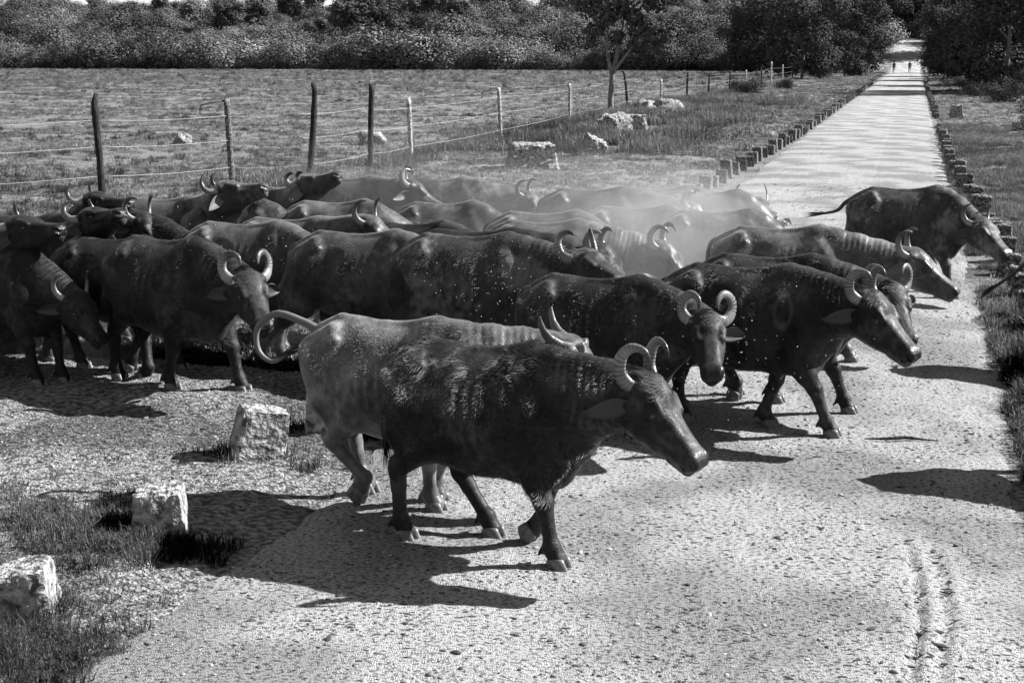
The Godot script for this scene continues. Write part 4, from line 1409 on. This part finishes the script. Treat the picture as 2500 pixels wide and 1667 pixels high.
func clump(seed_: int, blades: int, spread_: float, lean: float, width: float, segs := 3) -> ArrayMesh:
	var st := SurfaceTool.new()
	st.begin(Mesh.PRIMITIVE_TRIANGLES)
	var r := RandomNumberGenerator.new()
	r.seed = seed_
	for i in blades:
		var a := r.randf() * TAU
		var base := Vector3(cos(a), 0, sin(a)) * spread_ * sqrt(r.randf())
		var b := r.randf() * TAU
		var dir := Vector3(cos(b), 0, sin(b))
		var side := Vector3(-dir.z, 0, dir.x) * width * r.randf_range(0.6, 1.2)
		var h := r.randf_range(0.45, 1.0)
		var l := lean * r.randf_range(0.2, 1.3)
		var n := (Vector3.UP * 0.6 - dir).normalized()
		var last := [base - side, base + side]
		for k in range(1, segs + 1):
			var t := float(k) / segs
			var p := base + Vector3.UP * h * (t - 0.25 * l * t * t) + dir * h * l * t * t
			var w := side * (1.0 - t * t)
			for v in ([last[0], last[1], p + w, last[0], p + w, p - w] if k < segs else [last[0], last[1], p]):
				st.set_normal(n)
				st.add_vertex(v)
			last = [p - w, p + w]
	return st.commit()


func in_view(x: float, z: float, margin: float) -> bool:
	# inside the wedge of land that the photograph takes in, and a little more
	var f := -z * cos(deg_to_rad(14.8)) - x * sin(deg_to_rad(14.8))
	var s := x * cos(deg_to_rad(14.8)) - z * sin(deg_to_rad(14.8)) - 2.0 * z * 0.0
	s = x * cos(deg_to_rad(14.8)) + (-z) * sin(deg_to_rad(14.8))
	return f > 4.0 and absf(s) < f * 0.345 + margin


func tufts(called: String, meshes: Array, count: int, pick: Callable, tone0: float, tone1: float, size: Callable) -> void:
	var lists := []
	var tints := []
	for m in meshes:
		lists.append([])
		tints.append(PackedColorArray())
	for i in count:
		var p: Vector2 = pick.call()
		if not in_view(p.x, p.y, 3.0):
			continue
		if p.x > LANE_LEFT + 0.05 and p.x < LANE_RIGHT - 0.05 and p.y > -306.0:
			continue
		var s: float = size.call(p.x, p.y)
		if s <= 0.01:
			continue
		s *= rng.randf_range(0.65, 1.3)
		var k := rng.randi() % meshes.size()
		var y := ground_point(Vector3(p.x, 0, p.y)).y
		lists[k].append(Transform3D(Basis.from_euler(Vector3(rng.randf_range(-0.15, 0.15), rng.randf() * TAU, rng.randf_range(-0.15, 0.15))).scaled_local(Vector3(s, s * rng.randf_range(0.7, 1.2), s)), Vector3(p.x, y - 0.01, p.y)))
		var v := lerpf(tone0, tone1, rng.randf()) * (1.0 + 0.7 * rough_noise.get_noise_2d(p.x * 0.9, p.y * 0.9))
		tints[k].append(Color(v, v, v))
	for k in meshes.size():
		if lists[k].size():
			swarm(called, meshes[k], M.grass, lists[k], tints[k], self)


func leaf_crown(seed_: int, leaves: int, size: float, blobs: Array) -> ArrayMesh:
	# leaf faces scattered through lobes; blobs: [centre, radius]
	var st := SurfaceTool.new()
	st.begin(Mesh.PRIMITIVE_TRIANGLES)
	var r := RandomNumberGenerator.new()
	r.seed = seed_
	var total := 0.0
	for b in blobs:
		total += b[1] * b[1]
	for b in blobs:
		var n := int(leaves * b[1] * b[1] / total)
		for i in n:
			var d := Vector3(r.randfn(), r.randfn(), r.randfn()).normalized()
			var rad: float = b[1] * (1.0 - 0.45 * pow(r.randf(), 1.6)) * (1.0 + 0.25 * sin(d.x * 5.0 + seed_) * sin(d.z * 6.0 + d.y * 4.0))
			var p: Vector3 = b[0] + Vector3(d.x, d.y * 0.85, d.z) * rad
			var a := Vector3(r.randfn(), r.randfn() * 0.7, r.randfn()).normalized()
			var nn := (d + Vector3(r.randfn(), r.randfn() + 0.3, r.randfn()) * 0.38).normalized()
			var t := (a - nn * a.dot(nn)).normalized()
			var w := nn.cross(t)
			var s := size * r.randf_range(0.6, 1.3)
			var v := r.randf_range(0.7, 1.25)
			st.set_color(Color(v, v, v))
			st.set_normal(nn)
			for q in [p - t * s, p + w * s * 0.42, p + t * s, p - t * s, p + t * s, p - w * s * 0.42]:
				st.add_vertex(q)
	return st.commit()


func tree_proto(seed_: int, height: float, wide: float, base: float, leaves: int, leaf: float) -> Array:
	# [trunk mesh, crown mesh]; trunk of a bole and limbs
	var r := RandomNumberGenerator.new()
	r.seed = seed_
	var st := SurfaceTool.new()
	st.begin(Mesh.PRIMITIVE_TRIANGLES)
	var blobs := []
	var bole := curve([Vector3(0, -0.3, 0), Vector3(r.randf_range(-0.1, 0.1), base, r.randf_range(-0.1, 0.1)), Vector3(r.randf_range(-0.4, 0.4), height * 0.55, r.randf_range(-0.4, 0.4)), Vector3(r.randf_range(-0.5, 0.5), height * 0.85, 0)], 12)
	var rad := PackedFloat32Array()
	for i in 13:
		rad.append(height * 0.028 * (1.0 - 0.8 * i / 12.0))
	st.append_from(tube(bole, rad, 8), 0, Transform3D())
	for i in 9:
		var from := bole[4 + (i * 7) % 8]
		var a := i * 2.4 + r.randf_range(-0.3, 0.3)
		var out := Vector3(cos(a), 0, sin(a)) * wide * r.randf_range(0.35, 0.75)
		var to := from + out + Vector3.UP * height * r.randf_range(0.06, 0.26)
		to.y = minf(to.y, height * 0.86)
		var c := curve([from, from.lerp(to, 0.5) + Vector3.UP * 0.15, to], 6)
		var lr := PackedFloat32Array()
		for k in 7:
			lr.append(height * 0.012 * (1.0 - 0.8 * k / 6.0))
		st.append_from(tube(c, lr, 5), 0, Transform3D())
		blobs.append([to, wide * r.randf_range(0.26, 0.46)])
		if i % 2 == 0:
			blobs.append([from.lerp(to, 0.6) + Vector3(r.randf() - 0.5, r.randf() * 0.5, r.randf() - 0.5) * wide * 0.4, wide * r.randf_range(0.22, 0.36)])
	blobs.append([bole[12], wide * 0.42])
	if base < 1.0:
		for i in 6:
			var a := i * 1.05 + 0.3
			blobs.append([Vector3(cos(a) * wide * 0.55, height * r.randf_range(0.16, 0.3), sin(a) * wide * 0.55), wide * r.randf_range(0.22, 0.34)])
	return [st.commit(), leaf_crown(seed_, leaves, leaf, blobs)]


func plant_tree(called: String, proto: Array, x: float, z: float, s: float, tone: float, label: String, group: String, cat := "tree") -> Node3D:
	var o := thing(called, label, cat, Vector3(x, land(x, z), z), rng.randf() * TAU, group)
	o.scale = Vector3(s * rng.randf_range(0.9, 1.15), s, s * rng.randf_range(0.9, 1.15))
	if proto[0]:
		part("trunk", proto[0], M.bark, o)
	var key := "leaf%.3f" % tone
	if not M.has(key):
		var m: StandardMaterial3D = M.leaf.duplicate()
		m.albedo_color = grey(tone)
		M[key] = m
	var crown := part("crown", proto[1], M[key], o)
	return o


func build_vegetation() -> void:
	var short := [clump(1, 16, 0.9, 0.7, 0.05), clump(2, 14, 1.0, 0.9, 0.05), clump(3, 18, 0.8, 0.5, 0.045)]
	var rank := [clump(4, 34, 0.55, 0.8, 0.02, 4), clump(5, 30, 0.5, 1.1, 0.022, 4), clump(6, 38, 0.6, 0.6, 0.018, 4)]
	# thick tufts in the lower left corner and round the first stones
	var spots := [[-4.75, -6.6, 0.4, 420], [-4.45, -6.2, 0.35, 320], [-5.3, -7.1, 0.5, 200], [-4.85, -8.2, 0.25, 240], [-4.3, -8.05, 0.18, 110], [-5.5, -8.3, 0.5, 200], [-4.6, -7.9, 0.25, 160], [-5.0, -10.05, 0.12, 26], [-4.2, -10.1, 0.25, 30], [-4.75, -11.1, 0.15, 34], [-4.3, -5.8, 0.4, 180], [-4.15, -11.0, 0.12, 14]]
	tufts("rank_grass", rank, 1050, func():
		var s: Array = spots[0]
		var k := rng.randi() % 1974
		for q in spots:
			s = q
			k -= q[3]
			if k < 0:
				break
		return Vector2(s[0] + rng.randfn() * s[2], s[1] + rng.randfn() * s[2] * 0.7), 0.10, 0.30, func(x, z): return 0.13)
	# right verge
	tufts("verge_grass", rank, 15000, func():
		var z := -7.0 - 60.0 * pow(rng.randf(), 1.6)
		return Vector2(0.95 + absf(rng.randfn()) * (0.9 if z > -20.0 else 2.0), z), 0.10, 0.36, func(x, z): return 0.15 if rough_noise.get_noise_2d(x * 3.0, z * 1.5) > -0.12 - 0.2 * smooth(1.0, 2.2, x) else 0.0)
	# strip between fence and lane, and the pasture
	tufts("dry_grass", short, 75000, func():
		var z := -13.0 - 240.0 * pow(rng.randf(), 1.9)
		return Vector2(rng.randf_range(-15.0, -4.2) if rng.randf() < 0.75 else rng.randf_range(1.2, 12.0), z), 0.2, 0.5, func(x, z): return (0.10 + 0.05 * smooth(-20.0, -80.0, z)) * (1.0 if rough_noise.get_noise_2d(x * 2.0, z * 2.0) > -0.25 else 0.5))
	tufts("pasture_grass", short, 110000, func():
		var z := -18.0 - 240.0 * pow(rng.randf(), 1.25)
		return Vector2(-13.0 + (z * 0.72 + 4.0) * rng.randf(), z), 0.28, 0.64, func(x, z): return (0.11 + 0.16 * smooth(-30.0, -200.0, z)) * (1.0 if rough_noise.get_noise_2d(x * 0.7, z * 0.5) > -0.3 else 0.45))
	# tall weeds near the small tree and along the fence
	tufts("tall_weeds", rank, 9000, func():
		var k := rng.randf()
		var z := rng.randf_range(-44.0, -100.0)
		return Vector2(-10.2 - (z + 50.0) * -0.02 + rng.randfn() * 1.9, z) if k < 0.7 else Vector2(-13.6 + rng.randfn() * 0.5, rng.randf_range(-30.0, -130.0)), 0.10, 0.34, func(x, z): return 0.45 if rough_noise.get_noise_2d(x * 1.5, z * 0.6) > -0.05 else 0.0)
	tufts("verge_weeds", rank, 420, func():
		return Vector2(1.25 + absf(rng.randfn()) * 0.5, [-9.6, -10.6, -13.4, -15.6, -17.0][rng.randi() % 5] + rng.randfn() * 0.3), 0.05, 0.16, func(x, z): return 0.34)
	tufts("pasture_weeds", rank, 6000, func():
		var z := -24.0 - 225.0 * pow(rng.randf(), 1.3)
		return Vector2(-14.0 + (z * 0.72 + 6.0) * rng.randf(), z), 0.04, 0.12, func(x, z): return (0.22 + 0.3 * smooth(-40.0, -220.0, z)) if rough_noise.get_noise_2d(x * 0.9 + 30.0, z * 0.6) > -0.05 else 0.0)
	# scrub on the slope beyond the pasture: one mass
	var bushes := []
	for i in 4:
		var r := RandomNumberGenerator.new()
		r.seed = 200 + i
		var blobs := []
		for k in 7:
			blobs.append([Vector3(r.randf_range(-0.6, 0.6), r.randf_range(0.15, 0.6), r.randf_range(-0.6, 0.6)), r.randf_range(0.3, 0.5)])
		bushes.append(leaf_crown(200 + i, 5200, 0.034, blobs))
	for k in 4:
		var places := []
		var cols := PackedColorArray()
		for i in 950:
			var z := -253.0 - 185.0 * pow(rng.randf(), 1.3)
			var x := rng.randf_range(z * 0.75, 40.0)
			if i % 6 == 0:
				z = -253.5 - rng.randf() * 5.0
				x = rng.randf_range(-200.0, -12.0)
			if not in_view(x, z, 8.0) or (absf(x + 1.5) < 5.0 and z > -311.0):
				continue
			if absf(x + 1.5) < 14.0 and z > -262.0:
				continue
			var n := rough_noise.get_noise_2d(x * 0.25, z * 0.2)
			var s := (3.1 + 3.2 * n) * rng.randf_range(0.45, 1.6)
			places.append(Transform3D(Basis(Vector3.UP, rng.randf() * TAU).scaled_local(Vector3(s * 1.3, s * rng.randf_range(0.8, 1.25), s * 1.3)), Vector3(x, land(x, z) - 0.1, z)))
			var v := 0.09 * rng.randf_range(0.35, 1.9) * (1.0 + 1.1 * rough_noise.get_noise_2d(x * 0.12 + 70.0, z * 0.1))
			cols.append(Color(v, v, v))
		swarm("hill_scrub", bushes[k], M.leaf, places, cols, self)
	# trees
	var dense := [tree_proto(301, 9.0, 4.6, 0.7, 14000, 0.20), tree_proto(302, 9.0, 5.0, 0.6, 14000, 0.20), tree_proto(303, 8.0, 5.2, 0.5, 14000, 0.20)]
	var far := [tree_proto(311, 7.0, 3.6, 1.4, 2600, 0.36), tree_proto(312, 7.0, 3.2, 1.8, 2600, 0.36), tree_proto(313, 6.0, 3.8, 1.0, 2600, 0.36)]
	# right of the lane
	var right := [[6.5, -118.0, 1.0, "large dark tree right of the lane, nearest the right edge"], [9.5, -150.0, 1.15, "large dark tree right of the lane, its crown over the road end"], [6.0, -175.0, 1.0, "dark tree right of the lane just before the dip"], [10.5, -128.0, 1.25, "tall dark tree filling the top right corner"], [5.5, -205.0, 0.95, "dark tree right of the lane at the dip"], [12.0, -190.0, 1.2, "broad dark tree standing back from the lane at right"], [5.8, -238.0, 1.1, "dark tree right of the rising road beyond the dip"], [6.2, -270.0, 1.2, "far dark tree right of the rising road"]]
	for i in right.size():
		var q: Array = right[i]
		plant_tree("dense_tree", dense[i % 3], q[0], q[1], q[2], 0.045 if i % 2 else 0.055, q[3], "trees right of the lane")
	var left := [[-12.5, -178.0, 1.0, "rounded dark tree left of the lane beside the far fence posts"], [-17.0, -200.0, 1.15, "tall dark tree left of the lane, before the hillside"], [-8.5, -196.0, 0.62, "low spreading dark tree leaning to the left lane edge"], [-9.0, -232.0, 1.2, "dark tree left of the dip"], [-10.0, -262.0, 1.25, "far dark tree left of the rising road"], [-22.0, -222.0, 1.1, "dark tree at the foot of the hill, left of the lane"], [-5.6, -312.0, 1.25, "far dark tree closing the end of the road at left"], [0.6, -316.0, 1.3, "far dark tree closing the end of the road at right"], [-27.0, -246.0, 0.95, "bushy tree at the edge of the pasture before the hill"]]
	for i in left.size():
		var q: Array = left[i]
		plant_tree("dense_tree", dense[(i + 1) % 3], q[0], q[1], q[2], 0.045 if i % 2 else 0.055, q[3], "trees left of the lane")
	var names := ["round crowned", "ragged crowned", "broad crowned"]
	for i in 30:
		var z := -275.0 - 5.2 * i
		var x := (z * tan(deg_to_rad(14.8))) + rng.randf_range(-0.36, 0.26) * -z
		if i % 3 == 0:
			z = -300.0 - rng.randf() * 60.0
		if x > -22.0:
			x = -24.0 - rng.randf() * 60.0
		if -x / -z > 0.115 and -x / -z < 0.255:
			x -= 0.16 * -z
		plant_tree("hill_tree", far[i % 3], x, z, rng.randf_range(0.7, 1.25), [0.055, 0.075, 0.10][i % 3], "%s tree rising from the scrub of the far hillside" % names[i % 3], "%s hillside trees" % names[i % 3])
	# bushes by the fence
	var bl := [[-11.6, -112.0, 1.5, "dark bush by the fence, right of the small tree"], [-10.5, -128.0, 1.2, "low bush between the fence and the lane"], [-12.8, -118.0, 1.0, "thin bush growing at the fence posts"], [4.6, -62.0, 0.9, "dark low bush in the grass right of the lane"], [6.2, -80.0, 1.2, "dark shrub mass right of the lane, below the big trees"], [8.0, -95.0, 1.7, "large shrub right of the lane, below the big trees"], [4.2, -110.0, 1.2, "rounded shrub near the right row of edge stones"], [9.5, -70.0, 1.6, "dark shrub at the right edge above the dry grass"], [5.4, -98.0, 1.5, "dark leafy shrub between the lane and the right trees"], [7.0, -112.0, 2.2, "spreading shrub under the nearest right tree"], [10.5, -100.0, 2.2, "tall shrub at the right edge under the trees"], [4.8, -126.0, 1.6, "dark shrub beside the far right stones"], [3.2, -140.0, 1.1, "small shrub at the far right row of edge stones"]]
	for i in bl.size():
		var q: Array = bl[i]
		plant_tree("bush", [null, bushes[i % 4]], q[0], q[1], q[2], 0.06, q[3], "bushes near the lane", "bush")
	small_tree()


func small_tree() -> void:
	# the slender tree by the fence: forked grey trunk, open crown leaving the picture at the top
	var o := thing("small_tree", "slender forked tree with open leafy crown standing at the fence", "tree", Vector3(-14.0, land(-14.0, -71.5), -71.5))
	var st := SurfaceTool.new()
	st.begin(Mesh.PRIMITIVE_TRIANGLES)
	var r := RandomNumberGenerator.new()
	r.seed = 77
	var u := Vector3(0.967, 0, -0.255)
	var w := Vector3(0.255, 0, 0.967)
	var pt := func(a: float, y: float, b: float) -> Vector3: return u * a + w * b + Vector3(0, y, 0)
	var limbs := [
		[[pt.call(0, -0.2, 0), pt.call(0.0, 1.0, 0), pt.call(0.06, 2.0, 0)], 0.15, 0.115],
		[[pt.call(0.05, 1.9, 0), pt.call(-0.2, 3.0, 0.1), pt.call(-0.15, 4.5, 0.1), pt.call(-0.35, 6.4, 0.2)], 0.11, 0.03],
		[[pt.call(0.07, 1.95, 0), pt.call(0.35, 3.2, -0.1), pt.call(0.65, 4.8, -0.1), pt.call(0.8, 7.0, -0.2)], 0.12, 0.03],
		[[pt.call(0.1, 2.0, 0), pt.call(0.75, 2.9, 0.2), pt.call(1.6, 3.9, 0.3), pt.call(2.4, 4.3, 0.3)], 0.08, 0.02],
		[[pt.call(-0.15, 3.0, 0.1), pt.call(-0.55, 3.7, 0.1), pt.call(-0.8, 4.5, 0.2)], 0.06, 0.02],
		[[pt.call(0.4, 3.5, 0), pt.call(1.2, 4.8, -0.3), pt.call(2.2, 6.0, -0.3)], 0.06, 0.02],
		[[pt.call(0.6, 4.6, 0), pt.call(1.6, 5.6, 0.3), pt.call(3.2, 6.6, 0.3)], 0.06, 0.02],
		[[pt.call(-0.15, 4.5, 0), pt.call(-0.7, 5.4, -0.3), pt.call(-1.0, 6.2, -0.4)], 0.05, 0.02]]
	for l in limbs:
		var c := curve(l[0], 12)
		var rad := PackedFloat32Array()
		for i in 13:
			rad.append(lerpf(l[1], l[2], i / 12.0))
		st.append_from(tube(c, rad, 8), 0, Transform3D())
	part("trunk", st.commit(), M.bark, o)
	var blobs := []
	for q in [[-0.75, 4.5, 0.55], [-1.0, 5.6, 0.6], [-0.3, 5.2, 0.6], [-0.6, 6.6, 0.8], [0.4, 5.6, 0.6], [0.9, 6.8, 0.9], [0.2, 4.2, 0.4], [1.3, 4.6, 0.5], [1.9, 4.1, 0.55], [2.5, 4.3, 0.5], [2.9, 4.5, 0.35], [1.1, 3.8, 0.4], [2.0, 5.9, 0.7], [2.9, 6.4, 0.7], [3.7, 6.7, 0.7], [1.6, 7.0, 0.8], [4.4, 6.9, 0.6], [-0.9, 3.9, 0.3], [1.0, 5.2, 0.5], [2.3, 3.5, 0.25]]:
		blobs.append([pt.call(q[0], q[1] - 0.55, r.randf_range(-0.7, 0.7)), q[2] * 1.1])
	var m: StandardMaterial3D = M.leaf.duplicate()
	m.albedo_color = grey(0.075)
	part("crown", leaf_crown(78, 4200, 0.16, blobs), m, o)


# ---------------------------------------------------------------- riders on the far lane

func build_riders() -> void:
	for k in 2:
		var x := -3.0 if k == 0 else -0.75
		var z := -233.0 - k * 2.0
		var y := land(x, z) + 0.03
		var bike := thing("bicycle", "bicycle of the %s of two riders far up the lane" % ["left", "right"][k], "bicycle", Vector3(x, y, z), PI / 2, "far bicycles")
		for wx in [-0.52, 0.52]:
			var tor := TorusMesh.new()
			tor.inner_radius = 0.30
			tor.outer_radius = 0.35
			tor.rings = 24
			tor.ring_segments = 6
			var wheel := part("wheel", tor, M.iron, bike)
			wheel.position = Vector3(wx, 0.34, 0)
			wheel.rotation.x = PI / 2
		var fr := SurfaceTool.new()
		fr.begin(Mesh.PRIMITIVE_TRIANGLES)
		for s in [[Vector3(-0.52, 0.34, 0), Vector3(-0.15, 0.85, 0)], [Vector3(-0.52, 0.34, 0), Vector3(-0.05, 0.32, 0)], [Vector3(-0.05, 0.32, 0), Vector3(-0.17, 0.92, 0)], [Vector3(-0.05, 0.32, 0), Vector3(0.38, 0.85, 0)], [Vector3(-0.15, 0.82, 0), Vector3(0.38, 0.88, 0)], [Vector3(0.36, 1.0, 0), Vector3(0.52, 0.34, 0)], [Vector3(0.36, 1.0, -0.28), Vector3(0.36, 1.0, 0.28)]]:
			fr.append_from(tube(PackedVector3Array([s[0], s[1]]), PackedFloat32Array([0.022, 0.022]), 6), 0, Transform3D())
		part("frame", fr.commit(), M.iron, bike)
		# the rider: one body, seated, hands on the bar
		var man := thing("person", "person in dark clothes riding the %s of two far bicycles" % ["left", "right"][k], "person", Vector3(x, y, z), PI / 2, "far riders")
		var fl := Flesh.new()
		fl.torso_top.resize(65); fl.torso_bot.resize(65); fl.torso_w.resize(65)
		fl.head_top.resize(65); fl.head_bot.resize(65); fl.head_w.resize(65)
		fl.torso_top.fill(-20.0); fl.torso_bot.fill(-20.2); fl.torso_w.fill(0.1)
		fl.head_top.fill(-20.0); fl.head_bot.fill(-20.2); fl.head_w.fill(0.1)
		fl.head_in = Transform3D(Basis(), Vector3(50, 0, 0))
		fl.cap(Vector3(-0.16, 0.98, 0), Vector3(-0.02, 1.34, 0), 0.15, 0.15, 0.08)
		fl.cap(Vector3(0.0, 1.40, -0.14), Vector3(0.0, 1.40, 0.14), 0.075, 0.075, 0.08)
		fl.cap(Vector3(0.0, 1.42, 0), Vector3(0.05, 1.56, 0), 0.055, 0.05, 0.04)
		fl.cap(Vector3(0.05, 1.60, 0), Vector3(0.07, 1.70, 0), 0.085, 0.09, 0.03)
		for s in [-1.0, 1.0]:
			fl.cap(Vector3(0.0, 1.40, 0.18 * s), Vector3(0.14, 1.18, 0.25 * s), 0.055, 0.045, 0.03)
			fl.cap(Vector3(0.14, 1.18, 0.25 * s), Vector3(0.36, 1.03, 0.24 * s), 0.042, 0.034, 0.03)
			var knee := Vector3(0.22, 0.84 if s > 0 else 0.66, 0.12 * s)
			var ankle := Vector3(0.02, 0.46 if s > 0 else 0.24, 0.12 * s)
			fl.cap(Vector3(-0.14, 0.94, 0.09 * s), knee, 0.09, 0.06, 0.04)
			fl.cap(knee, ankle, 0.058, 0.038, 0.03)
			fl.cap(ankle, ankle + Vector3(0.16, -0.05, 0), 0.04, 0.035, 0.03)
		fl.net(Vector3(-0.4, 0.1, -0.4), Vector3(0.5, 1.85, 0.4), 0.02, 0)
		var arr := []
		arr.resize(Mesh.ARRAY_MAX)
		arr[Mesh.ARRAY_VERTEX] = fl.V
		arr[Mesh.ARRAY_NORMAL] = fl.N
		arr[Mesh.ARRAY_INDEX] = fl.I
		var mesh := ArrayMesh.new()
		mesh.add_surface_from_arrays(Mesh.PRIMITIVE_TRIANGLES, arr)
		part("body", mesh, M.iron, man)


# ---------------------------------------------------------------- dust and flies

func build_dust() -> void:
	for i in 48:
		var c := Vector3(-2.7, 0.9, -16.4)
		var reach := Vector3(1.9, 0.28, 1.5)
		if i % 4 == 1:
			c = Vector3(-5.6, 0.95, -18.6)
			reach = Vector3(2.2, 0.25, 0.9)
		elif i % 4 == 3:
			c = Vector3(-6.6, 0.3, -13.4)
			reach = Vector3(1.8, 0.08, 0.5)
		var f := FogVolume.new()
		f.name = numbered("dust_cloud")
		f.shape = RenderingServer.FOG_VOLUME_SHAPE_ELLIPSOID
		f.position = c + Vector3(rng.randfn() * reach.x, rng.randfn() * reach.y, rng.randfn() * reach.z)
		f.size = Vector3(rng.randf_range(1.8, 3.6), rng.randf_range(0.8, 1.6) * (0.36 if i % 4 == 3 else 1.0), rng.randf_range(1.2, 2.4))
		f.position.x = minf(f.position.x, -1.5 - f.size.x * 0.3)
		f.rotation = Vector3(0, rng.randf() * TAU, rng.randf_range(-0.3, 0.3))
		var m := FogMaterial.new()
		m.density = rng.randf_range(0.018, 0.04) * (0.8 if i % 4 == 3 else 1.0) * (0.6 if i % 4 == 1 else 1.0)
		m.albedo = grey(0.85)
		f.material = m
		add_child(f)
		tag(f, "veil of pale dust kicked up among the crowded buffalo", "dust", "dust veils")
		f.set_meta("kind", "stuff")
	# flies round the full faced buffalo and over the backs behind the curled tail
	var places := []
	for i in 300:
		var k := rng.randf()
		var c := Vector3(-1.35, 0.75, -11.2) if k < 0.4 else (Vector3(-3.0, 1.0, -11.6) if k < 0.85 else Vector3(-6.0, 1.25, -12.6))
		var p := c + Vector3(rng.randfn() * 0.42, rng.randfn() * 0.2, rng.randfn() * 0.3)
		var s := rng.randf_range(0.0028, 0.005)
		places.append(Transform3D(Basis.from_euler(Vector3(rng.randf(), rng.randf() * TAU, rng.randf())).scaled_local(Vector3(s * 1.6, s * 0.7, s)), p))
	var fl := swarm("fly_swarm", rock_mesh(9, 6, 4, 0.2), M.fly, places, PackedColorArray(), self)
	tag(fl, "swarm of small pale flies over the dark buffalo", "flies")
